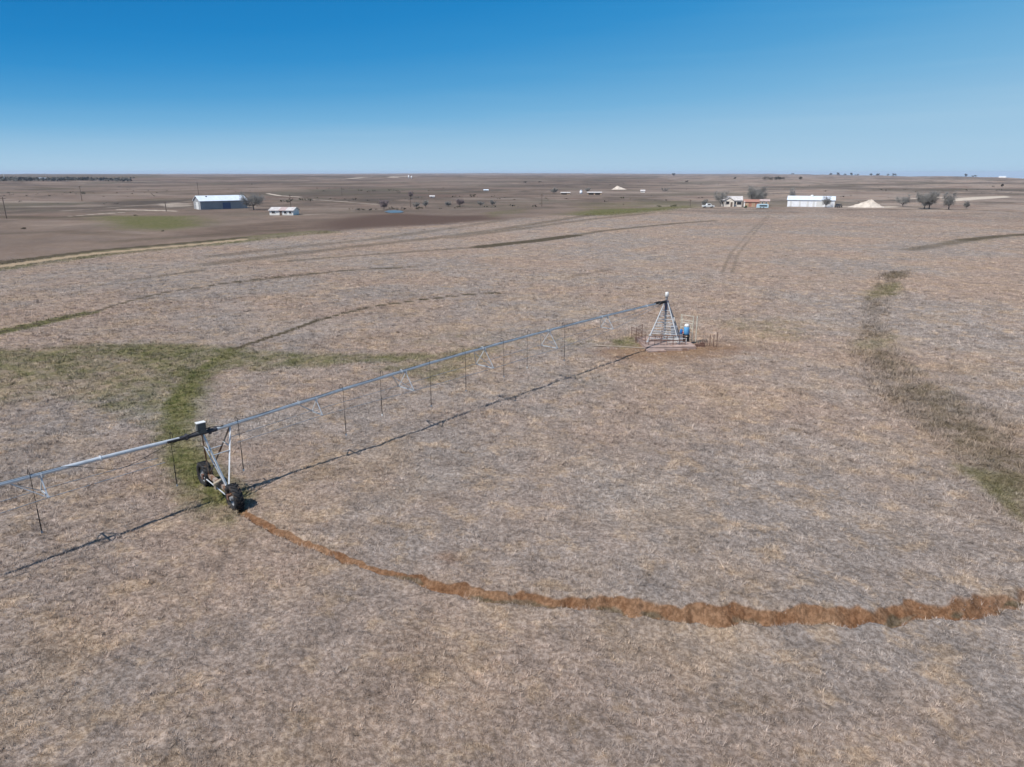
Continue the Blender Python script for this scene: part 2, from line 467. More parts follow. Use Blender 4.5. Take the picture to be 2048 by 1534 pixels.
    p = mx(p, 0.45 * path_mask(x, y, [(1390, 414), (1440, 413.5), (1490, 414)], 1.0, 1.5))
    p = mx(p, 0.5 * path_mask(x, y, [(1850, 420), (1930, 421)], 1.0, 1.0))
    p = mx(p, 0.5 * path_mask(x, y, [(1700, 413), (1760, 414), (1780, 413)], 4.0, 3.0))
    p = mx(p, 0.5 * path_mask(x, y, [(1800, 398), (1850, 396)], 3.0, 3.0))
    p = mx(p, 0.7 * path_mask(x, y, [(1860, 395), (1885, 395)], 4.0, 3.0))
    p = mx(p, 0.3 * poly_mask(x, y, [(1560, 770), (1600, 760), (1680, 765), (1670, 785), (1580, 790)], 1.5))
    for pix, hw, wt in (([(-60, 369), (150, 366), (330, 362)], 14, .30), ([(430, 394), (650, 401), (760, 409)], 2.0, .42), ([(130, 421), (260, 412), (390, 402)], 3, .36),
                        ([(1000, 396), (1180, 399)], 5, .3), ([(1480, 366), (1800, 363), (2060, 364)], 40, .30), ([(1560, 373), (1900, 372)], 12, .3), ([(450, 412), (640, 418), (760, 415)], 3, .32),
                        ([(-60, 450), (120, 450), (320, 470)], 3, .27), ([(640, 361), (900, 362), (1040, 366)], 20, .27), ([(560, 433), (700, 424)], 3, .33)):
        p = mx(p, wt * path_mask(x, y, pix, hw, hw * 1.2))
    B[:, 0] = p
    # red-brown bare field by the creek
    rb = 0.85 * poly_mask(x, y, [(640, 446), (720, 430), (800, 427), (900, 431), (985, 430), (1010, 438), (900, 448), (760, 456), (640, 466)], 14)
    rb = mx(rb, 0.4 * poly_mask(x, y, [(110, 392), (180, 390), (180, 400), (100, 398)], 10))
    rb = mx(rb, 0.25 * poly_mask(x, y, [(640, 600), (760, 580), (880, 590), (840, 640), (700, 650)], 3))
    rb = mx(rb, 0.22 * poly_mask(x, y, [(720, 505), (900, 510), (1050, 520), (900, 550), (760, 545)], 5))
    B[:, 1] = rb
    # the darker ploughed and grazed land beyond the near field, to the left
    fl = poly_mask(x, y, [(-900, 620), (-60, 545), (100, 521), (300, 498), (480, 481), (640, 462), (800, 452), (1000, 440), (1200, 424), (1380, 414), (1420, 400), (1400, 372), (1300, 350.5), (-900, 350)], 6)
    fl = fl * (1 - sstep(0.13, 0.34, x / np.maximum(y, 1)) * (y > 200))
    B[:, 2] = fl
    B[:, 3] = 0.85 * path_mask(x, y, DIRT_TRACK, 1.25, 0.6)
    B[:, 3] = mx(B[:, 3], 0.30 * poly_mask(x, y, [(1180, 702), (1250, 690), (1290, 686), (1400, 686), (1480, 690), (1500, 700), (1440, 714), (1380, 722), (1300, 735), (1230, 728)], 1.5))
    dk = poly_mask(x, y, [(0, 438), (180, 440), (160, 430), (0, 430)], 5) + poly_mask(x, y, [(340, 462), (560, 443), (720, 436), (700, 450), (520, 470), (400, 474)], 4)
    B[:, 2] = B[:, 2] + 0.5 * dk
    return A, B

# ------------------------------------------------------------------ materials
def new_mat(name):
    m = bpy.data.materials.new(name); m.use_nodes = True
    nt = m.node_tree
    return m, nt, nt.nodes, nt.links, nt.nodes['Principled BSDF']

def simple(name, col, rough=0.6, metal=0.0, var=0.12, scale=6.0, spec=0.3, rust=None, rust_amt=0.0):
    m, nt, N, L, P = new_mat(name)
    P.inputs['Roughness'].default_value = rough
    P.inputs['Metallic'].default_value = metal
    if 'Specular IOR Level' in P.inputs: P.inputs['Specular IOR Level'].default_value = spec
    tc = N.new('ShaderNodeTexCoord')
    nz = N.new('ShaderNodeTexNoise'); nz.inputs['Scale'].default_value = scale; nz.inputs['Detail'].default_value = 6
    L.new(tc.outputs['Object'], nz.inputs['Vector'])
    rp = N.new('ShaderNodeValToRGB')
    lo = [c * (1 - var) for c in col] + [1]; hi = [min(1, c * (1 + var)) for c in col] + [1]
    rp.color_ramp.elements[0].position = 0.3; rp.color_ramp.elements[0].color = lo
    rp.color_ramp.elements[1].position = 0.7; rp.color_ramp.elements[1].color = hi
    L.new(nz.outputs['Fac'], rp.inputs[0])
    last = rp.outputs[0]
    if rust:
        n2 = N.new('ShaderNodeTexNoise'); n2.inputs['Scale'].default_value = scale * 0.7; n2.inputs['Detail'].default_value = 8
        L.new(tc.outputs['Object'], n2.inputs['Vector'])
        r2 = N.new('ShaderNodeValToRGB')
        r2.color_ramp.elements[0].position = 0.62 - rust_amt * 0.4; r2.color_ramp.elements[1].position = 0.75 - rust_amt * 0.4
        L.new(n2.outputs['Fac'], r2.inputs[0])
        mx = N.new('ShaderNodeMixRGB'); mx.inputs['Color2'].default_value = (*rust, 1)
        L.new(r2.outputs[0], mx.inputs['Fac']); L.new(last, mx.inputs['Color1'])
        last = mx.outputs[0]
    L.new(last, P.inputs['Base Color'])
    return m

def corrugated(name, col, rough=0.45, metal=0.0, pitch=3.0, var=0.08):
    m = simple(name, col, rough, metal, var, 0.8)
    N, L = m.node_tree.nodes, m.node_tree.links
    P = N['Principled BSDF']
    tc = N.new('ShaderNodeTexCoord')
    wv = N.new('ShaderNodeTexWave'); wv.bands_direction = 'X'; wv.inputs['Scale'].default_value = pitch
    L.new(tc.outputs['Object'], wv.inputs['Vector'])
    bp = N.new('ShaderNodeBump'); bp.inputs['Strength'].default_value = 0.4; bp.inputs['Distance'].default_value = 0.05
    L.new(wv.outputs['Fac'], bp.inputs['Height']); L.new(bp.outputs[0], P.inputs['Normal'])
    return m

def cover_color(N, L, blades=False):
    """colour of the prairie: dry grass patches + surveyed cover attributes"""
    geo = N.new('ShaderNodeNewGeometry')
    pos = geo.outputs['Position']
    flatp = N.new('ShaderNodeVectorMath'); flatp.operation = 'MULTIPLY'; flatp.inputs[1].default_value = (1, 1, 0)
    L.new(pos, flatp.inputs[0]); pos = flatp.outputs[0]
    def noise(scale, detail=4, rough=0.55, seed=0.0):
        ad = N.new('ShaderNodeVectorMath'); ad.operation = 'ADD'; ad.inputs[1].default_value = (seed * 13.7, seed * 7.3, seed)
        L.new(pos, ad.inputs[0])
        n = N.new('ShaderNodeTexNoise'); n.inputs['Scale'].default_value = scale
        n.inputs['Detail'].default_value = detail; n.inputs['Roughness'].default_value = rough
        L.new(ad.outputs[0], n.inputs['Vector']); return n.outputs['Fac']
    def ramp(f, a, b):
        r = N.new('ShaderNodeMapRange'); r.interpolation_type = 'SMOOTHSTEP'
        r.inputs['From Min'].default_value = a; r.inputs['From Max'].default_value = b
        L.new(f, r.inputs['Value']); return r.outputs[0]
    def mix(f, c1, c2, kind='MIX'):
        m = N.new('ShaderNodeMixRGB'); m.blend_type = kind
        if isinstance(f, float): m.inputs['Fac'].default_value = f
        else: L.new(f, m.inputs['Fac'])
        for k, c in (('Color1', c1), ('Color2', c2)):
            if isinstance(c, tuple): m.inputs[k].default_value = (*c, 1)
            else: L.new(c, m.inputs[k])
        return m.outputs[0]
    def math_(op, a, b):
        m = N.new('ShaderNodeMath'); m.operation = op
        for i, q in enumerate((a, b)):
            if isinstance(q, (int, float)): m.inputs[i].default_value = q
            else: L.new(q, m.inputs[i])
        return m.outputs[0]
    c = mix(ramp(noise(0.045, 4, 0.6, 1), 0.38, 0.62), C_GREY, C_PINK)
    c = mix(math_('MULTIPLY', ramp(noise(0.16, 5, 0.65, 2), 0.48, 0.70), 0.42), c, C_STRAW)
    c = mix(math_('MULTIPLY', ramp(noise(0.75, 5, 0.7, 3), 0.49, 0.66), 0.6), c, C_STRAW)
    c = mix(math_('MULTIPLY', ramp(noise(0.30, 4, 0.65, 4), 0.55, 0.75), 0.55), c, C_UMBER)
    c = mix(math_('MULTIPLY', ramp(noise(0.10, 5, 0.6, 9), 0.55, 0.72), 0.5), c, C_ASH)
    v = ramp(noise(2.2, 4, 0.65, 5), 0.25, 0.8)
    sc = N.new('ShaderNodeMapRange'); sc.inputs['To Min'].default_value = 0.76 if not blades else 0.86; sc.inputs['To Max'].default_value = 1.22 if not blades else 1.12
    L.new(v, sc.inputs['Value'])
    cm = N.new('ShaderNodeVectorMath'); cm.operation = 'SCALE'
    L.new(c, cm.inputs[0]); L.new(sc.outputs[0], cm.inputs['Scale']); c = cm.outputs[0]
    sc2 = N.new('ShaderNodeMapRange'); sc2.inputs['To Min'].default_value = 0.82; sc2.inputs['To Max'].default_value = 1.15
    L.new(ramp(noise(0.65, 5, 0.7, 15), 0.3, 0.7), sc2.inputs['Value'])
    cm2 = N.new('ShaderNodeVectorMath'); cm2.operation = 'SCALE'
    L.new(c, cm2.inputs[0]); L.new(sc2.outputs[0], cm2.inputs['Scale']); c = cm2.outputs[0]
    aA = N.new('ShaderNodeVertexColor'); aA.layer_name = 'cover_a'
    aB = N.new('ShaderNodeVertexColor'); aB.layer_name = 'cover_b'
    sA = N.new('ShaderNodeSeparateColor'); sA.name = 'cover_split'; sB = N.new('ShaderNodeSeparateColor')
    L.new(aA.outputs['Color'], sA.inputs[0]); L.new(aB.outputs['Color'], sB.inputs[0])
    br = mix(0.5, noise(0.9, 6, 0.72, 6), noise(0.06, 8, 0.76, 16))
    brf = noise(0.07, 6, 0.7, 7)
    def edge(m, n, lo=0.25, hi=0.7, amt=0.9):
        s = math_('MULTIPLY', math_('SUBTRACT', n, 0.5), amt)
        gate = ramp(m, 0.0, 0.15)
        return math_('MULTIPLY', ramp(math_('ADD', m, s), lo, hi), gate)
    far = sB.outputs['Blue']
    def streak(sx, sy, seed, rot=0.35):
        mp = N.new('ShaderNodeMapping'); mp.inputs['Scale'].default_value = (sx, sy, 1.0); mp.inputs['Rotation'].default_value = (0, 0, rot)
        mp.inputs['Location'].default_value = (seed * 3.1, seed * 1.7, seed)
        L.new(pos, mp.inputs['Vector'])
        n = N.new('ShaderNodeTexNoise'); n.inputs['Scale'].default_value = 1.0; n.inputs['Detail'].default_value = 7; n.inputs['Roughness'].default_value = 0.68
        L.new(mp.outputs[0], n.inputs['Vector']); return n.outputs['Fac']
    c = mix(math_('MULTIPLY', far, 0.75), c, mix(ramp(brf, 0.35, 0.65), C_FAR1, C_FAR2))
    # broad land: pastures, draws and bare slopes far out
    dist = N.new('ShaderNodeVectorMath'); dist.operation = 'LENGTH'; L.new(pos, dist.inputs[0])
    fard = ramp(dist.outputs['Value'], 150.0, 420.0)
    s1 = noise(0.0045, 9, 0.74, 31); s2 = noise(0.013, 8, 0.72, 32); s3 = streak(0.006, 0.020, 5, 0.25)
    c = mix(math_('MULTIPLY', math_('MULTIPLY', ramp(s1, 0.50, 0.57), fard), 0.70), c, C_LAND_D)
    c = mix(math_('MULTIPLY', math_('MULTIPLY', ramp(s2, 0.52, 0.58), fard), 0.70), c, C_LAND_D)
    c = mix(math_('MULTIPLY', math_('MULTIPLY', ramp(s1, 0.47, 0.41), fard), 0.75), c, C_LAND_P)
    c = mix(math_('MULTIPLY', math_('MULTIPLY', ramp(s2, 0.45, 0.39), fard), 0.60), c, C_LAND_R)
    c = mix(math_('MULTIPLY', math_('MULTIPLY', ramp(noise(0.009, 8, 0.7, 34), 0.53, 0.60), fard), 0.65), c, C_LAND_O)
    c = mix(math_('MULTIPLY', math_('MULTIPLY', ramp(s3, 0.56, 0.62), fard), 0.55), c, C_LAND_L)
    c = mix(edge(sB.outputs['Green'], brf, 0.15, 0.8, 0.7), c, C_REDF)
    gc = mix(ramp(noise(1.7, 4, 0.6, 8), 0.35, 0.65), C_GRN1, C_GRN2)
    c = mix(edge(sA.outputs['Green'], br, 0.05, 0.6, 0.3), c, mix(ramp(br, 0.40, 0.58), C_SOIL, C_SOIL2))
    c = mix(edge(sA.outputs['Red'], br, 0.12, 0.80, 1.9), c, gc)
    c = mix(edge(sA.outputs['Blue'], br, 0.25, 0.95, 1.7), c, mix(ramp(noise(2.6, 3, 0.6, 10), 0.4, 0.6), C_WEED1, C_WEED2))
    c = mix(edge(aA.outputs['Alpha'], br, 0.15, 0.75, 0.6), c, C_DARK)
    c = mix(edge(sB.outputs['Red'], brf, 0.25, 0.6, 0.5), c, C_PALE)
    c = mix(edge(aB.outputs['Alpha'], br, 0.2, 0.6, 0.5), c, C_ROAD)
    return c, noise, mix, ramp, math_

C_GREY = (0.33, 0.284, 0.255)
C_PINK = (0.375, 0.287, 0.233)
C_STRAW = (0.475, 0.352, 0.24)
C_UMBER = (0.213, 0.164, 0.13)
C_ASH = (0.374, 0.336, 0.31)
C_FAR1 = (0.15, 0.11, 0.086)
C_FAR2 = (0.23, 0.17, 0.134)
C_REDF = (0.125, 0.084, 0.066)
C_GRN1 = (0.098, 0.106, 0.034)
C_GRN2 = (0.195, 0.178, 0.08)
C_SOIL = (0.2, 0.102, 0.054)
C_SOIL2 = (0.3, 0.18, 0.108)
C_WEED1 = (0.125, 0.098, 0.062)
C_WEED2 = (0.19, 0.15, 0.108)
C_DARK = (0.105, 0.084, 0.055)
C_LAND_D = (0.095, 0.078, 0.064)
C_LAND_O = (0.15, 0.132, 0.098)
C_LAND_P = (0.26, 0.207, 0.175)
C_LAND_R = (0.2, 0.135, 0.108)
C_LAND_L = (0.36, 0.3, 0.25)
C_PALE = (0.620, 0.540, 0.450)
C_ROAD = (0.430, 0.330, 0.225)

# ground
M_GROUND, nt, N, L, P = new_mat('prairie_ground')
P.inputs['Roughness'].default_value = 0.95
if 'Specular IOR Level' in P.inputs: P.inputs['Specular IOR Level'].default_value = 0.1
c, noise, mix, ramp, math_ = cover_color(N, L)
cf = mix(math_('MULTIPLY', ramp(noise(6.0, 5, 0.72, 11), 0.60, 0.42), 0.75), c, (0.46, 0.42, 0.38), 'MULTIPLY')  # dark gaps: self-shadow between the blades multiplied into the ground colour
L.new(cf, P.inputs['Base Color'])
bp = N.new('ShaderNodeBump'); bp.inputs['Strength'].default_value = 0.9; bp.inputs['Distance'].default_value = 0.12
nb = math_('ADD', noise(5.0, 6, 0.75, 12), math_('MULTIPLY', noise(0.9, 5, 0.65, 13), 2.0))
L.new(nb, bp.inputs['Height']); L.new(bp.outputs[0], P.inputs['Normal'])

# blades
M_GRASS, nt, N, L, P = new_mat('dry_grass_blades')
P.inputs['Roughness'].default_value = 0.8
if 'Specular IOR Level' in P.inputs: P.inputs['Specular IOR Level'].default_value = 0.15
c, noise, mix, ramp, math_ = cover_color(N, L, True)
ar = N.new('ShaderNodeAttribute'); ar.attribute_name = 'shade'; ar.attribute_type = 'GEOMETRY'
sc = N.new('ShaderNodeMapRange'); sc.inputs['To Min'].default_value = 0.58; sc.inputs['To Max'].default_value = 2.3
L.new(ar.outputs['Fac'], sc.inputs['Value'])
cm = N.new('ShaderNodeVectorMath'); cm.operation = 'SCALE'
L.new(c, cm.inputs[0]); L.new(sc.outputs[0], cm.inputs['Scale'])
at_ = N.new('ShaderNodeAttribute'); at_.attribute_name = 'tint'; at_.attribute_type = 'GEOMETRY'
dryf = math_('SUBTRACT', 1.0, N['cover_split'].outputs['Red'])
t1 = mix(math_('MULTIPLY', math_('MULTIPLY', ramp(at_.outputs['Fac'], 0.72, 0.95), dryf), 0.65), cm.outputs[0], (0.49, 0.37, 0.255))
t2 = mix(math_('MULTIPLY', math_('MULTIPLY', ramp(at_.outputs['Fac'], 0.30, 0.05), dryf), 0.55), t1, (0.36, 0.335, 0.32))
t3 = mix(math_('MULTIPLY', math_('MULTIPLY', math_('GREATER_THAN', math_('PINGPONG', math_('MULTIPLY', at_.outputs['Fac'], 9.0), 1.0), 0.86), dryf), 0.6), t2, (0.13, 0.10, 0.08))
L.new(t3, P.inputs['Base Color'])

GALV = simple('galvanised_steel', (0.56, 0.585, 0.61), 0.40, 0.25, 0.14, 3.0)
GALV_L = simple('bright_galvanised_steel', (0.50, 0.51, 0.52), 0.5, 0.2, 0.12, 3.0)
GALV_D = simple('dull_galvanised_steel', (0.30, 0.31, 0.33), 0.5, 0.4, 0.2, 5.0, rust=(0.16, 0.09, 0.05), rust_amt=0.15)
BEAM = simple('weathered_steel', (0.40, 0.34, 0.29), 0.6, 0.25, 0.2, 4.0, rust=(0.22, 0.12, 0.07), rust_amt=0.45)
RUSTY = simple('rusted_steel', (0.15, 0.085, 0.065), 0.8, 0.15, 0.3, 8.0)
WHITE_P = simple('white_painted_steel', (0.72, 0.72, 0.70), 0.45, 0.1, 0.08, 5.0)
CREAM = simple('cream_painted_steel', (0.62, 0.60, 0.50), 0.5, 0.1, 0.1, 5.0)
RUBBER = simple('black_rubber', (0.022, 0.022, 0.024), 0.75, 0.0, 0.3, 9.0, rust=(0.13, 0.085, 0.055), rust_amt=0.12)
RIM = simple('grey_wheel_rim', (0.34, 0.35, 0.36), 0.5, 0.4, 0.15, 6.0)
HOSE = simple('black_hose', (0.018, 0.017, 0.018), 0.6, 0.0, 0.2, 9.0)
CONC = simple('stained_concrete', (0.34, 0.25, 0.215), 0.9, 0.0, 0.28, 1.6, rust=(0.24, 0.15, 0.11), rust_amt=0.2)
BLUE = simple('blue_plastic', (0.13, 0.38, 0.66), 0.4, 0.0, 0.1, 4.0)
PALEBLUE = simple('pale_blue_paint', (0.42, 0.58, 0.66), 0.5, 0.0, 0.1, 2.0)
BOXGREY = simple('grey_enclosure', (0.33, 0.34, 0.37), 0.5, 0.3, 0.1, 3.0)
BOXDARK = simple('dark_green_grey_box', (0.09, 0.10, 0.10), 0.55, 0.2, 0.15, 3.0)
ROOFW = corrugated('white_metal_roof', (0.66, 0.72, 0.80), 0.45, 0.0, 2.0)
BARNW = corrugated('blue_grey_metal_siding', (0.31, 0.312, 0.32), 0.5, 0.0, 2.5)
BARNWH = corrugated('white_metal_siding', (0.82, 0.83, 0.85), 0.5, 0.0, 0.6)
STUCCO = simple('white_stucco', (0.80, 0.78, 0.73), 0.8, 0.0, 0.06, 1.0)
CREAMW = simple('cream_siding', (0.72, 0.65, 0.56), 0.8, 0.0, 0.07, 1.0)
ROOFG = simple('grey_shingles', (0.50, 0.47, 0.46), 0.85, 0.0, 0.2, 1.2)
ROOFR = simple('faded_red_shingles', (0.42, 0.33, 0.315), 0.85, 0.0, 0.2, 1.2)
REDW = simple('faded_red_boards', (0.38, 0.18, 0.13), 0.8, 0.0, 0.2, 1.5)
TANW = simple('tan_boards', (0.42, 0.30, 0.20), 0.8, 0.0, 0.2, 1.5)
GLASS = simple('dark_window_glass', (0.025, 0.025, 0.03), 0.15, 0.0, 0.1, 1.0, spec=0.6)
DARKIN = simple('dark_opening', (0.03, 0.026, 0.024), 0.9)
WOOD = simple('weathered_wood', (0.16, 0.12, 0.095), 0.85, 0.0, 0.25, 5.0)
BARK = simple('grey_bark', (0.13, 0.115, 0.105), 0.9, 0.0, 0.25, 3.0)
TWIG = simple('bare_twigs', (0.25, 0.24, 0.222), 0.9, 0.0, 0.25, 1.0)
TWIG_P = simple('purplish_bare_twigs', (0.24, 0.19, 0.19), 0.9, 0.0, 0.25, 1.0)
EVERG = simple('dark_evergreen_leaves', (0.045, 0.042, 0.026), 0.85, 0.0, 0.35, 0.8)
SHRUBL = simple('dull_green_leaves', (0.075, 0.080, 0.040), 0.85, 0.0, 0.35, 0.8)
GRAVEL = simple('pale_gravel', (0.53, 0.465, 0.40), 0.95, 0.0, 0.22, 0.7)
WATER, nt, N, L, P = new_mat('creek_water')
P.inputs['Base Color'].default_value = (0.11, 0.14, 0.15, 1); P.inputs['Roughness'].default_value = 0.35

# ------------------------------------------------------------------ ground mesh
fine_cols = np.radians(np.linspace(-46, 46, 900))
coarse_cols = np.radians(np.linspace(46, 314, 68)[1:-1])
cols = np.concatenate([fine_cols, coarse_cols])
rows = np.concatenate([[0.3, 4.0, 8.0], np.arange(12.0, 34, 0.085), np.arange(34.0, 62, 0.17), np.geomspace(62, 14000, 430)])
NR, NC = len(rows), len(cols)
RR, AA = np.meshgrid(rows, cols, indexing='ij')
gx = (RR * np.sin(AA)).ravel(); gy = (RR * np.cos(AA)).ravel()
gz = height(gx, gy)
gA, gB = masks(gx, gy)
idx = np.arange(NR * NC).reshape(NR, NC)
nxt = np.roll(idx, -1, axis=1)
quads = np.stack([idx[:-1], idx[1:], nxt[1:], nxt[:-1]], -1).reshape(-1, 4)
quads = quads[:, ::-1]

def grid_object(name, faces):
    used = np.unique(faces)
    remap = np.full(NR * NC, -1, np.int64); remap[used] = np.arange(len(used))
    f = remap[faces]
    co = np.stack([gx[used], gy[used], gz[used]], -1).astype(np.float32)
    me = bpy.data.meshes.new(name)
    me.vertices.add(len(used)); me.vertices.foreach_set('co', co.ravel())
    me.loops.add(f.size); me.loops.foreach_set('vertex_index', f.ravel().astype(np.int32))
    me.polygons.add(len(f)); me.polygons.foreach_set('loop_start', np.arange(0, f.size, 4, dtype=np.int32))
    me.polygons.foreach_set('use_smooth', np.ones(len(f), bool))
    for nm, arr in (('cover_a', gA), ('cover_b', gB)):
        at_ = me.color_attributes.new(nm, 'FLOAT_COLOR', 'POINT')
        at_.data.foreach_set('color', arr[used].astype(np.float32).ravel())
    me.update(); me.validate()
    me.materials.append(M_GROUND)
    o = bpy.data.objects.new(name, me); COL.objects.link(o)
    return tag(o, kind='structure')

fs = gA[:, 1][quads].mean(1)
fy = gy[quads].mean(1)
is_rut = (fs > 0.45) & (fy < 45)
is_worn = (gB[:, 3][quads].mean(1) > 0.2) & (np.hypot(gx[quads].mean(1) - PIV[0], fy - PIV[1]) < 14)
is_track = (gB[:, 3][quads].mean(1) > 0.45) & ~is_worn
is_sand = (gB[:, 0][quads].mean(1) > 0.5) & ~is_track
rest = ~(is_rut | is_worn | is_track | is_sand)
grid_object('ground', quads[rest])
grid_object('wheel_rut', quads[is_rut])
grid_object('bare_soil', quads[is_worn])
grid_object('dirt_track', quads[is_track])
grid_object('pale_sand', quads[is_sand])

# ------------------------------------------------------------------ grass, green growth, brown weeds
def grass_mesh(name, x, y, hgt, rad, wid, nb, rng, label, cat, shade_lo=0.0, shade_hi=1.0):
    n = len(x)
    z = height(x, y)
    A, B = masks(x, y)
    A[:, 1] = 0.0; B[:, 3] = 0.0          # dry blades keep their own colour over bare soil
    T = n * nb
    tx = np.repeat(x, nb); ty = np.repeat(y, nb); tz = np.repeat(z, nb)
    th = np.repeat(hgt, nb) * rng.uniform(0.55, 1.25, T)
    tr = np.repeat(rad, nb); tw = np.repeat(wid, nb) * rng.uniform(0.6, 1.3, T)
    a = rng.uniform(0, 2 * np.pi, T); rr = tr * np.sqrt(rng.uniform(0, 1, T))
    bx = tx + rr * np.cos(a) * 0.6; by = ty + rr * np.sin(a) * 0.6
    la = a + rng.normal(0, 0.9, T); ln = th * rng.uniform(0.2, 1.3, T)
    ba = rng.uniform(0, np.pi, T)
    wx, wy = np.cos(ba) * tw / 2, np.sin(ba) * tw / 2
    v = np.empty((T, 3, 3), np.float32)
    v[:, 0] = np.stack([bx - wx, by - wy, tz - 0.02], -1)
    v[:, 1] = np.stack([bx + wx, by + wy, tz - 0.02], -1)
    v[:, 2] = np.stack([bx + ln * np.cos(la), by + ln * np.sin(la), tz + th], -1)
    me = bpy.data.meshes.new(name)
    me.vertices.add(T * 3); me.vertices.foreach_set('co', v.ravel())
    me.loops.add(T * 3); me.loops.foreach_set('vertex_index', np.arange(T * 3, dtype=np.int32))
    me.polygons.add(T); me.polygons.foreach_set('loop_start', np.arange(0, T * 3, 3, dtype=np.int32))
    for nm, arr in (('cover_a', A), ('cover_b', B)):
        t = me.color_attributes.new(nm, 'FLOAT_COLOR', 'POINT')
        t.data.foreach_set('color', np.repeat(arr, nb * 3, axis=0).astype(np.float32).ravel())
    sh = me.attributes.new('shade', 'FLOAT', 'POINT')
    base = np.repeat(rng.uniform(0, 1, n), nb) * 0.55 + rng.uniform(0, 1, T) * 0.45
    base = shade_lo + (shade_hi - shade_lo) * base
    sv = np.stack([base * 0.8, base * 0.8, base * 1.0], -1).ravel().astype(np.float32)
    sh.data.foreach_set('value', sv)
    tn = me.attributes.new('tint', 'FLOAT', 'POINT')
    tn.data.foreach_set('value', np.repeat(np.clip(0.65 * rng.uniform(0, 1, n) + 0.35 * fbm(x * 0.8, y * 0.8, 91, 2), 0, 1), nb * 3).astype(np.float32))
    me.update()
    me.materials.append(M_GRASS)
    o = bpy.data.objects.new(name, me); COL.objects.link(o)
    tag(o, label, cat, kind='stuff')
    return o

rng = np.random.default_rng(11)
def scatter(n, r0, r1, p, half=44):
    """random points in the wedge of land in front of the drone, density falling as r^-p"""
    u = rng.uniform(0, 1, n); k = 2 - p
    r = (r0 ** k + u * (r1 ** k - r0 ** k)) ** (1 / k)
    a = np.radians(rng.uniform(-half, half, n))
    return r * np.sin(a), r * np.cos(a), r
x1, y1, r1_ = scatter(140000, 12.5, 150, 1.35)
x2, y2, r2_ = scatter(70000, 150, 330, 1.2, 38)
x, y, r = np.concatenate([x1, x2]), np.concatenate([y1, y2]), np.concatenate([r1_, r2_])
A, B = masks(x, y)
clump = fbm(x * 0.5, y * 0.5, 77, 3)
rp = np.hypot(x - PIV[0], y - PIV[1])
padok = ~((np.abs((x - PIV[0])) < 2.6) & (np.abs(y - PIV[1] + 0.6) < 2.9))
keep = (rng.uniform(0, 1, len(x)) > A[:, 1] * 1.25) & (rng.uniform(0, 1, len(x)) > A[:, 3] * 0.9) & padok & (rng.uniform(0, 1, len(x)) > B[:, 3] * 2.2) & ((r < 150) | (B[:, 2] < 0.4)) & (rng.uniform(0, 1, len(x)) < 0.45 + 1.1 * sstep(0.3, 0.62, clump))
isg = (A[:, 0] > 0.3) & keep
isw = (A[:, 2] > 0.4) & keep & ~isg & ((y > 33) | (x > 19) | (rng.uniform(0, 1, len(x)) < 0.25))
isd = keep & ~isg & ~isw
def sub(m):
    s = np.clip((r[m] / 34.0) ** 0.75, 0.65, 3.6)
    return x[m], y[m], s
xs, ys, s = sub(isd)
tall = rng.uniform(0.045, 0.10, len(xs)) * (1 + 0.9 * (rng.uniform(0, 1, len(xs)) > 0.9))
grass_mesh('dry_grass', xs, ys, tall * np.minimum(s, 1.35), 0.17 * s, 0.017 * s, 13, rng,
           'dry tan and grey prairie grass covering the whole field', 'grass')
tx_, ty_, tr_ = scatter(38000, 12.5, 110, 1.3)
A2, B2 = masks(tx_, ty_)
cl = fbm(tx_ * 0.35 + 5, ty_ * 0.35, 78, 3)
okp = ~((np.abs((tx_ - PIV[0])) < 2.9) & (np.abs(ty_ - PIV[1] + 0.6) < 3.2))
kp = okp & (A2[:, 1] < 0.22) & (B2[:, 3] < 0.2) & (A2[:, 0] < 0.4) & (rng.uniform(0, 1, len(tx_)) < 0.15 + 1.3 * sstep(0.38, 0.66, cl))
tx_, ty_, tr_ = tx_[kp], ty_[kp], tr_[kp]
s = np.clip((tr_ / 34.0) ** 0.75, 0.7, 1.9)
grass_mesh('bunch_grass', tx_, ty_, rng.uniform(0.10, 0.22, len(tx_)) * np.minimum(s, 1.1), rng.uniform(0.09, 0.20, len(tx_)) * s, 0.018 * s, 22, rng,
           'taller tussocks of dry bunch grass dotted over the tan field', 'grass', 0.1, 1.0)
xs, ys, s = sub(isg)
grass_mesh('green_grass', xs, ys, rng.uniform(0.05, 0.16, len(xs)) * np.minimum(s, 1.4), 0.16 * s, 0.024 * s, 13, rng,
           'green grass growing along the wheel track and the low band', 'grass', 0.05, 0.9)
xs, ys, s = sub(isw)
grass_mesh('brown_weeds', xs, ys, rng.uniform(0.08, 0.26, len(xs)) * np.minimum(s, 1.4), 0.15 * s, 0.028 * s, 13, rng,
           'clumpy dark brown weeds in the low strip at the right of the field', 'weeds', 0.0, 0.75)

# ------------------------------------------------------------------ centre pivot: frame on the pad
dX, dY = (TOW[0] - PIV[0]), (TOW[1] - PIV[1])
LSP = math.hypot(dX, dY); dX /= LSP; dY /= LSP
nX, nY = -dY, dX                                     # across the pipe, towards the camera side
PIPE_S = [0.0, 0.7, 9.1, 16.3, 22.6, 25.9, 29.4, 33.2, 37.3, 40.2, 41.3]
PIPE_Z = [3.60, 3.62, 3.72, 3.74, 3.70, 3.66, 3.58, 3.46, 3.30, 3.17, 3.15]
def pipe_z(s):
    if s <= 41.3: return float(np.interp(s, PIPE_S, PIPE_Z))
    return float(np.interp(s, [41.3, 45, 49, 62, 80, 92], [3.15, 3.25, 3.30, 3.5, 3.4, 3.2]))
def PP(s, off=0.0, dz=0.0, z=None):
    return (PIV[0] + dX * s + nX * off, PIV[1] + dY * s + nY * off, (pipe_z(s) if z is None else z) + dz)

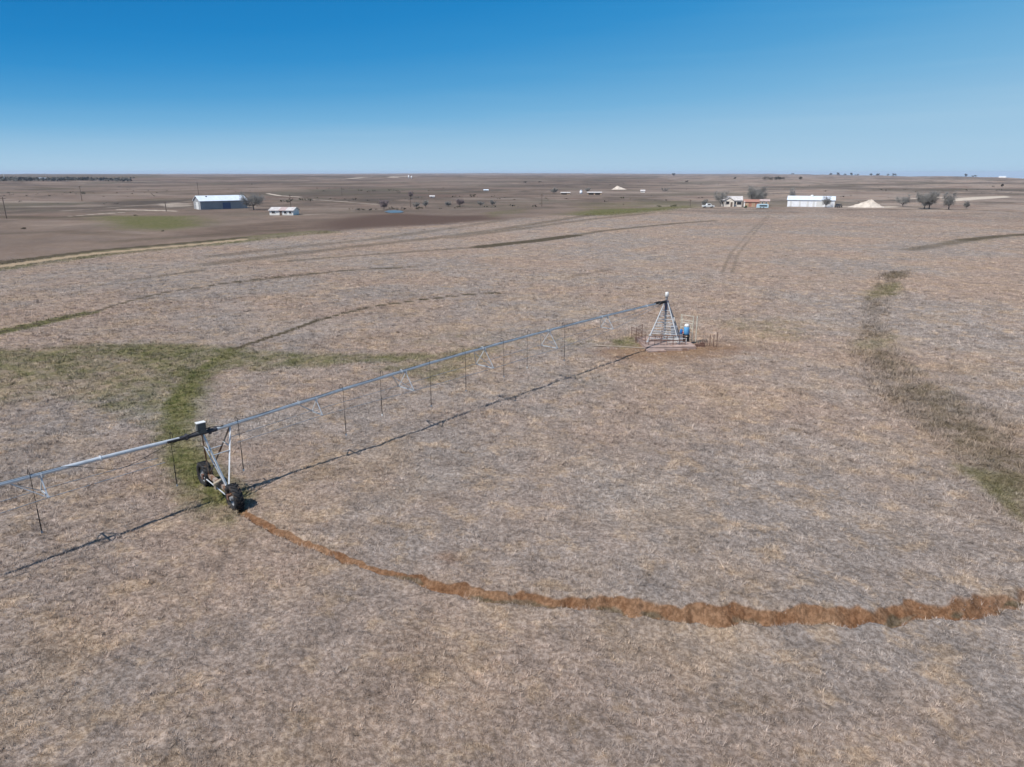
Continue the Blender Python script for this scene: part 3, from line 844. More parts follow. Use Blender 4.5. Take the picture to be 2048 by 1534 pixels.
# pad
PAD_R = 0.06
pad = MB(); pad.box((0, 0, 0.0), (4.3, 4.0, 0.5))
po = pad.build('concrete_pad', CONC, None, (PIV[0] - 0.1, PIV[1] - 0.75, 0.0)); po.rotation_euler.z = PAD_R
tag(po, kind='structure')
PADZ = 0.25

pt = empty('pivot_tower', (PIV[0], PIV[1], PADZ), -0.27)
tag(pt, 'four-legged galvanised pivot tower with many cross bars standing on the concrete pad', 'pivot tower')
HT = 3.25; B0 = 1.32; T0 = 0.13
def leg_pt(sx, sy, t):
    w = B0 + (T0 - B0) * t
    return (sx * w, sy * w, 0.02 + HT * t)
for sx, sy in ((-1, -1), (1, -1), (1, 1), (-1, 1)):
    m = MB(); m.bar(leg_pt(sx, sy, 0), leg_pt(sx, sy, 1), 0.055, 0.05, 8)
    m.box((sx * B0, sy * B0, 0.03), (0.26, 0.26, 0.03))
    m.build('leg', GALV_L if sy < 0 or sx < 0 else GALV_D, pt)  # rear right leg darker: its shade is put into the steel colour
for t in (0.09, 0.15, 0.21, 0.27, 0.34, 0.41, 0.49, 0.58, 0.68, 0.80):
    m = MB()
    C4 = [leg_pt(-1, -1, t), leg_pt(1, -1, t), leg_pt(1, 1, t), leg_pt(-1, 1, t)]
    for a, b in zip(C4, C4[1:] + C4[:1]): m.bar(a, b, 0.026, None, 6)
    m.build('cross_bar', GALV_L, pt)
for f_ in range(4):
    q4 = [(-1, -1), (1, -1), (1, 1), (-1, 1)]; a4, b4 = q4[f_], q4[(f_ + 1) % 4]
    m = MB()
    for t0, t1 in ((0.02, 0.34), (0.34, 0.58), (0.58, 0.80)):
        m.bar(leg_pt(*a4, t0), leg_pt(*b4, t1), 0.014, None, 5); m.bar(leg_pt(*b4, t0), leg_pt(*a4, t1), 0.014, None, 5)
    m.build('diagonal_brace', GALV_D, pt)
m = MB(); m.bar((0, 0, 0.05), (0, 0, HT - 0.3), 0.085, None, 12); m.bar((0, 0, 0.0), (0, 0, 0.09), 0.17, None, 12)
m.build('riser_pipe', GALV_D, pt)
m = MB(); m.bar((0, 0, HT - 0.75), (0, 0, HT + 0.05), 0.13, None, 12)
m.bar((0, 0, HT + 0.05), (0, 0, HT + 0.16), 0.20, None, 12)
m.build('bearing_sleeve', simple('blue_grey_steel', (0.16, 0.17, 0.24), 0.5, 0.4, 0.15), pt)
m = MB(); m.bar((0, 0, HT + 0.16), (0, 0, HT + 0.46), 0.10, None, 12)
m.build('swivel_elbow', GALV_D, pt)
m = MB(); m.lathe([(0.10, HT + 0.46), (0.15, HT + 0.48), (0.15, HT + 0.86), (0.11, HT + 0.90)], n=16)
m.build('collector_ring_cover', WHITE_P, pt)
m = MB(); m.box((0.82, -0.62, 0.98), (0.52, 0.26, 0.78)); m.box((0.82, -0.765, 0.98), (0.44, 0.03, 0.66))
m.build('control_panel', BOXGREY, pt)
m = MB(); m.box((0.75, -0.45, 1.9), (0.09, 0.09, 0.34)); m.build('junction_box', WHITE_P, pt)
m = MB()
m.tube([(0.0, 0.0, 0.55), (0.55, -0.35, 0.52), (1.0, -0.65, 0.38), (1.1, -0.7, 0.0)], 0.05, 8)
m.build('supply_pipe', WHITE_P, pt)

# ------------------------------------------------------------------ spans
def make_span(s0, s1, nodes, drops, label, first):
    base = PP((s0 + s1) / 2, 0, 0, 0.0)
    root = empty('irrigation_span', (base[0], base[1], 0.0))
    tag(root, label, 'irrigation span', 'spans of the centre pivot')
    def q(p): return (p[0] - base[0], p[1] - base[1], p[2])
    m = MB()
    ss = np.linspace(s0, s1, 40)
    m.tube([q(PP(s)) for s in ss], 0.084, 14)
    k = s0 + 3.2
    while k < s1 - 1:
        m.bar(q(PP(k - 0.015)), q(PP(k + 0.015)), 0.125, None, 14); k += 6.6
    m.build('water_pipe', GALV, root)
    pts = {}
    for nd in nodes:
        t = (nd - s0) / (s1 - s0)
        dep = 0.45 + 0.75 * math.sin(math.pi * min(max(t, 0.0), 1.0)) ** 0.8
        half = 0.30 + 0.50 * math.sin(math.pi * min(max(t, 0.0), 1.0))
        z = pipe_z(nd)
        a = q(PP(nd, half, -dep)); b = q(PP(nd, -half, -dep)); c0 = q(PP(nd, 0, -0.06))
        pts[nd] = (a, b)
        m = MB(); m.angle(c0, a, 0.05); m.angle(c0, b, 0.05); m.angle(a, b, 0.05)
        m.angle(q(PP(nd + 1.0, 0, -0.06)), a, 0.035); m.angle(q(PP(nd + 1.0, 0, -0.06)), b, 0.035)
        m.box(c0, (0.16, 0.16, 0.16))
        m.build('truss_brace', GALV, root)
    for side in (0, 1):
        m = MB()
        sgn = 1 if side == 0 else -1
        chain = [q(PP(s0 + 0.6, 0.05 * sgn, -0.12))] if first else [q(PP(s0 + 0.9, 0.35 * sgn, -0.75))]
        chain += [pts[nd][side] for nd in nodes]
        chain += [q(PP(s1 - 0.7, 0.45 * sgn, -0.75))]
        m.tube(chain, 0.015, 6)
        m.build('truss_rod', GALV_D, root)
    for (sd_, zb, sg) in drops:
        z = pipe_z(sd_)
        m = MB()
        goose = [q(PP(sd_, 0, 0.08)), q(PP(sd_, 0.02 * sg, 0.26)), q(PP(sd_, 0.10 * sg, 0.34)), q(PP(sd_, 0.20 * sg, 0.30)), q(PP(sd_, 0.25 * sg, 0.15)), q(PP(sd_, 0.26 * sg, -0.1))]
        m.tube(goose, 0.013, 6)
        mid = z - 0.1 + (zb - z + 0.1) * 0.55
        m.bar(goose[-1], q(PP(sd_, 0.27 * sg, 0, mid)), 0.011, None, 6)
        m.bar(q(PP(sd_, 0.27 * sg, 0, mid)), q(PP(sd_, 0.27 * sg, 0, zb)), 0.020, None, 6)
        h_ = m.build('drop_hose', HOSE, root)
        m = MB(); m.bar(q(PP(sd_, 0.27 * sg, 0, zb)), q(PP(sd_, 0.27 * sg, 0, zb - 0.09)), 0.03, 0.045, 8)
        m.build('nozzle', WHITE_P if first else GALV_D, h_)
    # control cable slung along the pipe
    m = MB()
    if first:
        m.tube([q(PP(s, 0.05, 0.10 + 0.012 * math.sin(s * 2.1))) for s in np.linspace(s0 + 0.3, s1 - 0.2, 60)], 0.012, 5)
    else:
        m.tube([q(PP(s, 0.12, dz)) for s, dz in zip(np.linspace(s0 + 0.2, s0 + 4.6, 12), (-0.05, -0.12, -0.22, -0.34, -0.46, -0.56, -0.60, -0.50, -0.34, -0.16, 0.0, 0.10))], 0.012, 5)
        m.tube([q(PP(s, 0.05, 0.10)) for s in np.linspace(s0 + 4.6, s1 - 0.2, 40)], 0.012, 5)
    m.build('cable', HOSE, root)
    return root
make_span(0.12, 40.6, [9.1, 16.3, 22.9, 29.4, 35.3],
          [(39.65, 1.0, 1), (33.85, 1.11, 1), (31.0, 1.34, -1), (27.8, 1.18, 1), (24.9, 1.45, 1), (21.4, 1.59, 1), (18.4, 1.48, -1), (14.9, 1.39, 1)],
          'long pipe span with hanging hoses between the wheeled tower and the pivot tower', True)
make_span(42.2, 82.0, [47.5, 54.0, 60.5, 67.0, 74.0],
          [(42.5, 1.05, -1), (47.9, 1.15, 1), (53.5, 1.1, -1), (59, 1.1, 1)],
          'near galvanised pipe span leaving the left edge of the photo from the wheeled tower', False)
m = MB(); m.bar(PP(0.1), PP(1.2), 0.12, None, 12); m.bar(PP(1.15), PP(1.2), 0.16, None, 12)
m.bar(PP(1.3, 0, 0.05), PP(1.9, 0, 0.05), 0.11, None, 12)
jo = m.build('pipe_joint', HOSE); 
_w = jo.location
tag(jo, 'dark flexible coupling where the pipe meets the top of the pivot tower', 'pipe joint')

# ------------------------------------------------------------------ wheeled drive tower
wd_ang = math.atan2(28.45 - 31.0, -12.2 + 14.55)
TWX, TWY = -13.38, 29.85
gz1 = -0.12
dt = empty('drive_tower', (TWX, TWY, gz1), wd_ang)
tag(dt, 'galvanised A-frame tower on two black tractor tyres carrying the pipe joint', 'drive tower')
HUB = 0.62; WB = 1.72
m = MB()
m.box((0, 0, HUB + 0.12), (2 * WB - 0.3, 0.14, 0.19))
m.box((-WB + 0.16, 0, HUB), (0.14, 0.2, 0.36)); m.box((WB - 0.16, 0, HUB), (0.14, 0.2, 0.36))
m.build('base_beam', BEAM, dt)
def wheel(xc):
    root = MB()
    # lathe round the local y axis (the wheel rolls along local x)
    R, Wd = 0.62, 0.40
    prof = [(0.36, -Wd * 0.42), (0.50, -Wd * 0.52), (0.585, -Wd * 0.46), (0.60, -Wd * 0.2), (0.605, 0), (0.60, Wd * 0.2), (0.585, Wd * 0.46), (0.50, Wd * 0.52), (0.36, Wd * 0.42)]
    n = 32; vs = []
    for r_, h_ in prof:
        for i in range(n):
            t = 2 * math.pi * i / n
            vs.append((xc + r_ * math.cos(t), h_ + 0.0, HUB + r_ * math.sin(t)))
    fs = []
    K = len(prof)
    for k in range(K):
        k2 = (k + 1) % K
        for i in range(n):
            j = (i + 1) % n
            fs.append((k * n + i, k2 * n + i, k2 * n + j, k * n + j))
    root.add(vs, fs, True)
    for i in range(18):                                # tractor lugs, chevrons left and right
        for sg in (-1, 1):
            t0 = 2 * math.pi * (i + (0.5 if sg > 0 else 0)) / 18; t1 = t0 + 0.26
            pts = []
            for tt, yy in ((t0, 0.01 * sg), (t1, 0.19 * sg)):
                for rr_ in (0.585, 0.645):
                    for e in (-0.035, 0.035):
                        pts.append((xc + rr_ * math.cos(tt + e), yy, HUB + rr_ * math.sin(tt + e)))
            root.add(pts, [(0, 1, 3, 2), (4, 6, 7, 5), (2, 3, 7, 6), (0, 2, 6, 4), (1, 5, 7, 3), (0, 4, 5, 1)])
    ty = root.build('tyre', RUBBER, dt)
    rm = MB()
    for ysg in (-1, 1):
        ring = []
        for r_, yy in ((0.37, 0.10), (0.33, 0.07), (0.16, 0.02), (0.0, 0.03)):
            for i in range(24):
                t = 2 * math.pi * i / 24
                ring.append((xc + r_ * math.cos(t), ysg * yy, HUB + r_ * math.sin(t)))
        fs = [(k * 24 + i, k * 24 + (i + 1) % 24, (k + 1) * 24 + (i + 1) % 24, (k + 1) * 24 + i) for k in range(3) for i in range(24)]
        rm.add(ring, fs, True)
    rm.bar((xc, -0.2, HUB), (xc, 0.2, HUB), 0.09, None, 12)
    rm.build('rim', RIM, ty)
wheel(-WB); wheel(WB)
for xc in (-WB, WB):
    m = MB(); m.box((xc + (0.22 if xc < 0 else -0.22), -0.15, HUB + 0.0), (0.20, 0.16, 0.24)); m.build('wheel_gearbox', RUSTY, dt)
m = MB(); m.bar((-WB + 0.3, -0.16, HUB - 0.02), (WB - 0.3, -0.16, HUB - 0.02), 0.028, None, 8); m.build('drive_shaft', GALV, dt)
m = MB(); m.box((0.05, -0.13, HUB + 0.02), (0.24, 0.2, 0.24)); m.bar((0.05, -0.26, HUB + 0.14), (0.05, 0.1, HUB + 0.26), 0.085, None, 12)
m.build('drive_motor', simple('motor_tan', (0.36, 0.30, 0.22), 0.5, 0.3, 0.3), dt)
# legs: from each end of the beam to two points of the pipe
cr, sr = math.cos(wd_ang), math.sin(wd_ang)
def loc_of(p):
    x_, y_ = p[0] - TWX, p[1] - TWY
    return (x_ * cr + y_ * sr, -x_ * sr + y_ * cr, p[2] - gz1)
P1 = loc_of(PP(41.2, 0, -0.06)); P2 = loc_of(PP(39.95, 0, -0.06))
for bx in (-1.12, 1.05):
    for tp in (P1, P2):
        m = MB(); m.angle((bx, 0, HUB + 0.2), tp, 0.065)
        m.build('leg', BEAM if bx < 0 else GALV, dt)
def lerp(a, b, t): return tuple(a[i] + (b[i] - a[i]) * t for i in range(3))
m = MB()
for bx in (-1.12, 1.05):
    m.angle(lerp((bx, 0, HUB + 0.2), P1, 0.62), lerp((bx, 0, HUB + 0.2), P2, 0.62), 0.05)
m.angle(lerp((-1.12, 0, HUB + .2), P1, 0.70), lerp((1.05, 0, HUB + .2), P1, 0.70), 0.05)
m.angle(lerp((-1.12, 0, HUB + .2), P2, 0.70), lerp((1.05, 0, HUB + .2), P2, 0.70), 0.05)
m.angle(lerp((-1.12, 0, HUB + .2), P1, 0.72), (1.0, 0, HUB + 0.24), 0.05)
m.build('cross_brace', GALV, dt)
m = MB(); b_ = loc_of(PP(41.25, 0.02, 0.0)); m.box((b_[0], b_[1], b_[2] + 0.27), (0.24, 0.36, 0.46))
tb = m.build('control_box', BOXDARK, dt)
m = MB(); m.box((b_[0], b_[1], b_[2] + 0.515), (0.27, 0.40, 0.03)); m.box((b_[0] - 0.135, b_[1], b_[2] + 0.27), (0.02, 0.36, 0.46))
m.build('cover', WHITE_P, tb)
m = MB()
a_ = [loc_of(PP(s)) for s in (40.55, 40.9, 41.3, 41.8, 42.25)]
m.bar(a_[0], a_[1], 0.10, None, 12); m.bar(a_[1], a_[3], 0.085, None, 12); m.bar(a_[3], a_[4], 0.10, None, 12)
m.bar(loc_of(PP(41.9)), loc_of(PP(41.96)), 0.15, None, 12); m.bar(loc_of(PP(40.85)), loc_of(PP(40.91)), 0.15, None, 12)
m.build('flexible_joint', simple('dark_grey_rubber', (0.06, 0.06, 0.07), 0.6, 0.1, 0.3, 6.0), dt)
m = MB()
m.tube([loc_of(PP(40.3, 0.14, 0.1)), loc_of(PP(40.9, 0.2, 0.24)), loc_of(PP(41.25, 0.1, 0.2)), loc_of(PP(41.8, 0.2, 0.16)), loc_of(PP(42.4, 0.14, -0.02))], 0.02, 6)
m.bar(loc_of(PP(42.3, 0.16, 0.02)), loc_of(PP(42.8, 0.16, 0.02)), 0.06, None, 8)
m.build('cable', HOSE, dt)

# ------------------------------------------------------------------ things on and around the pad
def pad_pt(dx, dy, z=PADZ): return (PIV[0] + dx, PIV[1] + dy, z)
def rail(loc, rz, L_, H_, nb, label, mat, name='rail_panel', nv=0, rung=0.018):
    root = empty(name, loc, rz); tag(root, label, 'fence panel')
    for sx in (0, L_):
        m = MB(); m.bar((sx, 0, 0), (sx, 0, H_ + 0.03), 0.026, None, 6); m.build('post', mat, root)
    for k in range(nb):
        z = H_ * (k + 1) / nb
        m = MB(); m.bar((0, 0, z), (L_, 0, z), rung, None, 6); m.build('rail', mat, root)
    for k in range(nv):
        x_ = L_ * (k + 1) / (nv + 1)
        m = MB(); m.bar((x_, 0, 0), (x_, 0, H_), rung * 0.7, None, 5); m.build('bar', mat, root)
    return root
rail(pad_pt(-1.75, -2.15), 0.03, 3.1, 0.78, 2, 'dark rusty pipe railing along the front of the pivot pad', RUSTY, 'pipe_railing', 5, 0.035)
rail(pad_pt(-1.95, -1.7), math.radians(112), 2.3, 1.0, 4, 'rusty wire stock panel on the left side of the pivot pad', RUSTY, 'stock_panel', 9, 0.016)
rail(pad_pt(-2.5, -0.2, 0.0), math.radians(60), 1.5, 1.35, 4, 'leaning rusty wire panel standing left of the pivot tower', RUSTY, 'stock_panel', 5, 0.016)
rail(pad_pt(-0.1, -1.75), 0.0, 1.6, 0.48, 3, 'low white pipe gate lying against the front right leg of the pivot tower', WHITE_P, 'low_gate', 4, 0.022)
cg = empty('stock_panel', pad_pt(1.42, 0.2), math.radians(-42)); tag(cg, 'tall cream painted livestock panel behind the blue tank', 'fence panel')
for sx in (0.0, 1.15):
    m = MB(); m.bar((sx, 0, 0), (sx, 0, 2.2), 0.03, None, 8); m.build('post', CREAM, cg)
for z in (0.3, 0.7, 1.1, 1.5, 1.72, 2.15):
    m = MB(); m.bar((0, 0, z), (1.15, 0, z), 0.02, None, 6); m.build('rail', CREAM, cg)
m = MB(); m.bar((0.12, 0, 0.1), (0.12, 0, 2.15), 0.02, None, 6); m.bar((0.75, -0.02, 0.1), (1.05, -0.02, 1.5), 0.03, None, 6); m.build('brace', CREAM, cg)
cg2 = empty('stock_panel', pad_pt(2.55, -0.78), math.radians(75)); tag(cg2, 'narrow upright cream livestock panel at the right end of the pad', 'fence panel')
for sx in (0.0, 1.0):
    m = MB(); m.bar((sx, 0, 0), (sx, 0, 2.05), 0.035, None, 8); m.build('post', CREAM, cg2)
for z in (0.4, 0.8, 1.2, 1.6, 2.0):
    m = MB(); m.bar((0, 0, z), (1.0, 0, z), 0.024, None, 6); m.build('rail', CREAM, cg2)
tk = empty('chemical_tank', pad_pt(1.72, -0.75)); tag(tk, 'bright blue upright tank with a white dome on a dark stand', 'tank')
m = MB(); m.lathe([(0.20, 0.62), (0.235, 0.66), (0.235, 1.24), (0.22, 1.28)], n=24); m.build('body', BLUE, tk)
m = MB(); m.lathe([(0.222, 1.28), (0.215, 1.40), (0.16, 1.50), (0.06, 1.54)], n=24); m.build('dome', WHITE_P, tk)
m = MB(); m.box((0, 0, 0.59), (0.52, 0.52, 0.05))
for sx in (-0.2, 0.2):
    for sy in (-0.2, 0.2): m.box((sx, sy, 0.285), (0.06, 0.06, 0.56))
m.box((0, 0, 0.2), (0.42, 0.4, 0.34))
m.build('stand', HOSE, tk)
tk2 = empty('injection_pump', pad_pt(1.22, -0.95)); tag(tk2, 'small dark blue pump unit between the tower leg and the blue tank', 'pump')
m = MB(); m.lathe([(0.10, 0.72), (0.13, 0.76), (0.13, 1.05), (0.07, 1.12)], n=16); m.build('body', simple('deep_blue_paint', (0.03, 0.14, 0.38), 0.4), tk2)
m = MB(); m.box((0, 0, 0.36), (0.2, 0.2, 0.72)); m.build('pedestal', BOXGREY, tk2)
m = MB(); m.box((0.12, -0.13, 0.86), (0.07, 0.07, 0.12)); m.build('valve', simple('red_paint', (0.5, 0.05, 0.04), 0.5), tk2)
tm = MB(); tm.box((0, 0, 0.09), (3.4, 0.2, 0.18)); o = tm.build('timber_beam', CONC, None, pad_pt(-0.3, -3.05, 0.0)); o.rotation_euler.z = 0.02
tag(o, 'long weathered timber lying along the front edge of the concrete pad', 'timber')
sl = MB(); sl.box((0, 0, 0.09), (1.5, 0.9, 0.16)); o = sl.build('concrete_slab', CONC, None, pad_pt(-1.4, -3.45, 0.0)); o.rotation_euler.z = 0.12
tag(o, 'broken concrete slab resting on the soil in front of the pad corner', 'slab')
bk = MB(); bk.box((0, 0, 0.10), (0.75, 0.35, 0.2)); bk.box((0.2, 0.05, 0.26), (0.3, 0.25, 0.12))
o = bk.build('scrap_block', RUSTY, None, pad_pt(2.75, -1.55, 0.0)); tag(o, 'dark rusty block of scrap at the right end of the pad', 'scrap')
for k, (ax, h_, lab) in enumerate(((3.62, 1.0, 'left tall thin rusty stake of the trio right of the pad'), (3.86, 1.05, 'middle tall thin rusty stake of the trio right of the pad'), (4.08, 1.3, 'right tallest rusty stake of the trio right of the pad'))):
    m = MB(); m.bar((0, 0, -0.2), (0, 0, h_), 0.028, None, 6); m.box((0, 0, h_ * 0.8), (0.07, 0.05, 0.04))
    o = m.build('metal_stake', RUSTY, None, pad_pt(ax, -1.4 - 0.25 * k, 0.0)); tag(o, lab, 'stake', 'thin stakes beside the pivot pad')
for k, ax in enumerate((2.98, 3.18, 3.36)):
    m = MB(); m.bar((0, 0, -0.2), (0, 0, 0.48), 0.026, None, 6); m.box((0, 0, 0.44), (0.06, 0.05, 0.04))
    o = m.build('metal_stake', RUSTY, None, pad_pt(ax, -1.5, 0.0))
    tag(o, ('short rusty stake nearest the scrap block', 'short rusty stake in the middle of its row', 'short rusty stake nearest the tall trio')[k], 'stake', 'thin stakes beside the pivot pad')
fp = MB(); 
fp.tube([(-6.5, 0.9, 0.06), (-4.2, 0.5, 0.07), (-2.6, 0.05, 0.07), (-1.6, -0.45, 0.08)], 0.05, 8)
o = fp.build('hose', simple('faded_hose', (0.30, 0.25, 0.20), 0.7), None, pad_pt(0, -2.4, 0.0)); tag(o, 'faded hose lying on the grass left of the concrete pad', 'hose')
gp = MB(); gp.box((0, 0, 0.32), (0.07, 0.04, 0.64)); gp.box((0, 0, 0.62), (0.10, 0.05, 0.08))

# ------------------------------------------------------------------ trees
def bare_tree(px, py, hpx, wpx, label, seed, twig=None, dens=1.0, trunks=1, name='bare_tree', group='bare winter trees'):
    p = at(px, py); k = mpp(p); H_ = hpx * k; W_ = wpx * k
    R = random.Random(seed)
    root = empty(name, (p[0], p[1], p[2] - 0.05)); tag(root, label, 'tree', group)
    tr = MB(); tips = []
    r0 = max(0.10, H_ * 0.032)
    for q in range(trunks):
        ox = 0 if trunks == 1 else (q - (trunks - 1) / 2) * W_ * 0.25
        a = Vector((ox, 0, 0)); b = Vector((ox + R.uniform(-.04, .04) * H_, R.uniform(-.04, .04) * H_, H_ * R.uniform(0.12, 0.2)))
        tr.bar(a, b, r0, r0 * 0.8, 7)
        for i in range(R.randint(5, 7)):
            t = i / 6 * 2 * math.pi + R.uniform(-.4, .4)
            rad = W_ * 0.5 * R.uniform(0.5, 1.0)
            e = b + Vector((math.cos(t) * rad * 0.55, math.sin(t) * rad * 0.55, H_ * R.uniform(0.10, 0.30)))
            e2 = b + Vector((math.cos(t) * rad, math.sin(t) * rad, H_ * R.uniform(0.22, 0.66)))
            tr.bar(b, e, r0 * 0.5, r0 * 0.33, 5, False); tr.bar(e, e2, r0 * 0.33, r0 * 0.16, 5, False)
            tips += [(e, r0 * 0.25), (e2, r0 * 0.2), ((e + e2) / 2, r0 * 0.2)]
        top = b + Vector((0, 0, H_ * 0.5)); tr.bar(b, top, r0 * 0.6, r0 * 0.2, 5, False); tips += [(top, r0 * 0.2), ((b + top) / 2, r0 * .25), (b * 0.3 + top * 0.7, r0 * .22)]
    tr.build('trunk', BARK, root)
    cr_ = MB()
    for (e, rr_) in tips:
        for i in range(int(27 * dens)):
            d = Vector((R.gauss(0, 1), R.gauss(0, 1), R.gauss(0.12, 0.85))).normalized()
            ln = H_ * R.uniform(0.10, 0.30)
            f_ = e + d * ln
            lim = math.hypot(f_.x, f_.y)
            if lim > W_ * 0.55: f_.x *= W_ * 0.55 / lim; f_.y *= W_ * 0.55 / lim
            f_.z = min(max(f_.z, H_ * 0.15), H_ * R.uniform(0.9, 1.02))
            cr_.bar(e, f_, max(0.032, rr_ * 0.36), 0.016, 3, False, False)
            for j in range(2):
                g = e.lerp(f_, R.uniform(0.4, 0.9)); d2 = Vector((R.gauss(0, 1), R.gauss(0, 1), R.gauss(0.2, 0.7))).normalized()
                cr_.bar(g, g + d2 * ln * R.uniform(0.3, 0.6), 0.03, 0.014, 3, False, False)
    cr_.build('crown', twig or TWIG, root)
    return root

def leafy(px, py, hpx, wpx, label, seed, mat, name='evergreen_tree', cat='tree', group='dark evergreen trees', trunk=True):
    p = at(px, py); k = mpp(p); H_ = hpx * k; W_ = wpx * k
    R = random.Random(seed)
    root = empty(name, (p[0], p[1], p[2] - 0.05)); tag(root, label, cat, group)
    m = MB(); m.tube([(0, 0, 0), (0.02 * H_, 0, H_ * 0.3), (0, 0.01 * H_, H_ * 0.6)], [H_ * 0.05, H_ * 0.04, H_ * 0.02], 6); m.build('trunk' if trunk else 'stem', BARK, root)
    c_ = MB()
    clumps = [(R.uniform(-.36, .36) * W_, R.uniform(-.3, .3) * W_, H_ * R.uniform(0.25, 0.8), R.uniform(0.14, 0.24)) for _ in range(11)]
    for (cx, cy, cz, cr0) in clumps:
        for _ in range(34):
            d = Vector((R.gauss(0, 1), R.gauss(0, 1), R.gauss(0, 1))).normalized() * R.uniform(0.5, 1.05)
            c0 = Vector((cx, cy, cz)) + Vector((d.x * cr0 * W_, d.y * cr0 * W_, d.z * cr0 * H_))
            if c0.z < 0.03 * H_ or c0.z > H_: continue
            s_ = H_ * R.uniform(0.03, 0.075)
            u = Vector((R.gauss(0, 1), R.gauss(0, 1), R.gauss(0, 1))).normalized() * s_
            w = u.cross(Vector((R.gauss(0, 1), R.gauss(0, 1), R.gauss(0, 1)))).normalized() * s_
            c_.add([c0 - u - w, c0 + u - w * 0.6, c0 + u * 0.7 + w, c0 - u * 0.8 + w * 0.8], [(0, 1, 2, 3)])
    c_.build('crown' if trunk else 'foliage', mat, root)
    return root

bare_tree(508, 420, 37, 46, 'wide bare grey tree at the right end of the blue-grey barn', 1, dens=1.7)
bare_tree(1441, 413, 34, 32, 'bare spreading tree left of the cream farmhouse', 2, dens=1.0)
bare_tree(1514, 409, 37, 38, 'large bare tree rising behind the faded red shed', 3, dens=1.4, trunks=2)
bare_tree(1583, 412, 37, 10, 'thin bare tree at the left end of the long white barn', 4, dens=0.7)
bare_tree(1651.5, 415, 23, 16, 'small bare tree standing in front of the long white barn', 5, dens=0.7)
bare_tree(1853, 418, 33, 34, 'broad dense bare tree right of the gravel pile', 6, dens=1.5, trunks=2)
bare_tree(1897, 419, 32, 28, 'narrower bare tree right of the broad dense one', 7, dens=1.5)
bare_tree(1806, 413, 24, 26, 'faint low bare tree between the gravel pile and the broad tree', 8, dens=0.8)
bare_tree(1932, 417, 15, 10, 'small bare tree farthest right in its row', 9, dens=0.6)
bare_tree(1409, 414, 17, 12, 'small bare tree beside the white pickup', 10, dens=0.7)
bare_tree(768, 419, 20, 18, 'purplish bare tree at the left end of the pond', 11, TWIG_P, dens=1.2)
bare_tree(821.5, 396, 16, 9, 'dark upright bare tree standing beyond the creek', 12, TWIG_P, dens=1.2)
bare_tree(833, 416, 12, 14, 'low bare tree on the creek bank right of the pond', 13, dens=0.8)
bare_tree(852, 415, 17, 12, 'taller bare tree on the creek bank beside the low dark brush', 14, dens=0.7)
bare_tree(896, 413, 12, 14, 'rounded bare tree in the middle of the creek line', 15, dens=0.9)
bare_tree(920, 412, 17, 18, 'purplish bare tree in the middle of the creek line', 16, TWIG_P, dens=1.0)
bare_tree(961, 412, 11, 16, 'low bare tree near the right end of the creek line', 17, dens=0.9)
bare_tree(986, 411, 13, 14, 'rightmost bare tree of the creek line', 18, dens=0.9)
bare_tree(1108, 387, 12, 13, 'dark bare tree left of the far sheds', 19, dens=1.5)
bare_tree(1175, 385, 10, 12, 'bare tree beside the far white silo', 20, dens=1.2)
bare_tree(1330, 384, 9, 18, 'low bare tree right of the far small white cottage', 21, dens=0.9)
def shrub(px, py, h_, w_, label, seed, mat=SHRUBL):
    return leafy(px, py, h_, w_, label, seed, mat, 'shrub', 'shrub', 'scattered dark shrubs', False)
shrub(722, 420.5, 5, 16, 'dark shrub left of the purplish tree by the pond', 31, EVERG)
shrub(788, 419, 5, 22, 'dark brush on the far bank of the pond', 32, EVERG)
shrub(838, 419, 6, 20, 'darkest brush clump on the creek bank', 33, EVERG)
shrub(48, 459, 4, 8, 'black little shrub alone in the grey field at far left', 34, EVERG)
shrub(325, 463, 3, 7, 'small dark shrub below the green meadow', 35, EVERG)
shrub(271, 432, 3, 9, 'dark shrub at the top edge of the green meadow', 36, EVERG)
shrub(946, 393, 5, 14, 'dark shrub on the slope beyond the creek line', 37, EVERG)
shrub(1318, 414, 4, 12, 'dark green shrub left of the green strip end', 38)
shrub(1348, 414, 6, 16, 'rounded dark green shrub in the green strip', 39)
shrub(1244, 397, 4, 8, 'faint shrub below the far sand pile', 40)
shrub(1491, 416, 6, 6, 'green shrub between the farmhouse and the red shed', 41, simple('fresh_green_leaves', (0.04, 0.10, 0.05), 0.8, var=0.3))
leafy(1534, 360.5, 6.5, 22, 'largest dark evergreen on the right horizon, left in the clump', 51, EVERG)
leafy(1549, 360.5, 7.5, 20, 'dark evergreen in the middle of the clump on the right horizon', 52, EVERG)
leafy(1561, 360, 6, 14, 'dark evergreen at the right of the clump on the right horizon', 53, EVERG)
leafy(1601, 359, 5.5, 6, 'single dark evergreen right of the clump on the horizon', 54, EVERG)
leafy(1470, 358.5, 4.5, 5, 'single dark evergreen left of the clump on the horizon', 55, EVERG)
leafy(1347, 351.5, 6, 6, 'small dark tree standing on the skyline above the green strip', 56, EVERG)
leafy(1373, 365, 4, 6, 'small dark tree on the slope below the skyline one', 57, EVERG)
leafy(2004, 374, 6, 4, 'lone dark tree on the far right slope', 58, EVERG)
leafy(1050, 366.5, 4, 7, 'lone dark tree on the far slope in the middle', 59, EVERG)
leafy(1080, 365, 3, 9, 'low dark tree right of the lone one in the middle', 60, EVERG)
for i, px in enumerate((1585, 1662, 1676, 1690, 1703, 1714, 1742, 1756, 1775, 1788, 1805, 1828, 1932, 1948)):
    yh = float(np.interp(px, HZX, HZY)) + 0.9
    leafy(px, yh, 3.2 + (i * 7 % 5) * 0.5, 4.5 + (i * 3 % 4), 'tiny dark tree in the broken row along the right horizon', 70 + i, EVERG, 'horizon_tree', 'tree', 'tiny trees along the right horizon')

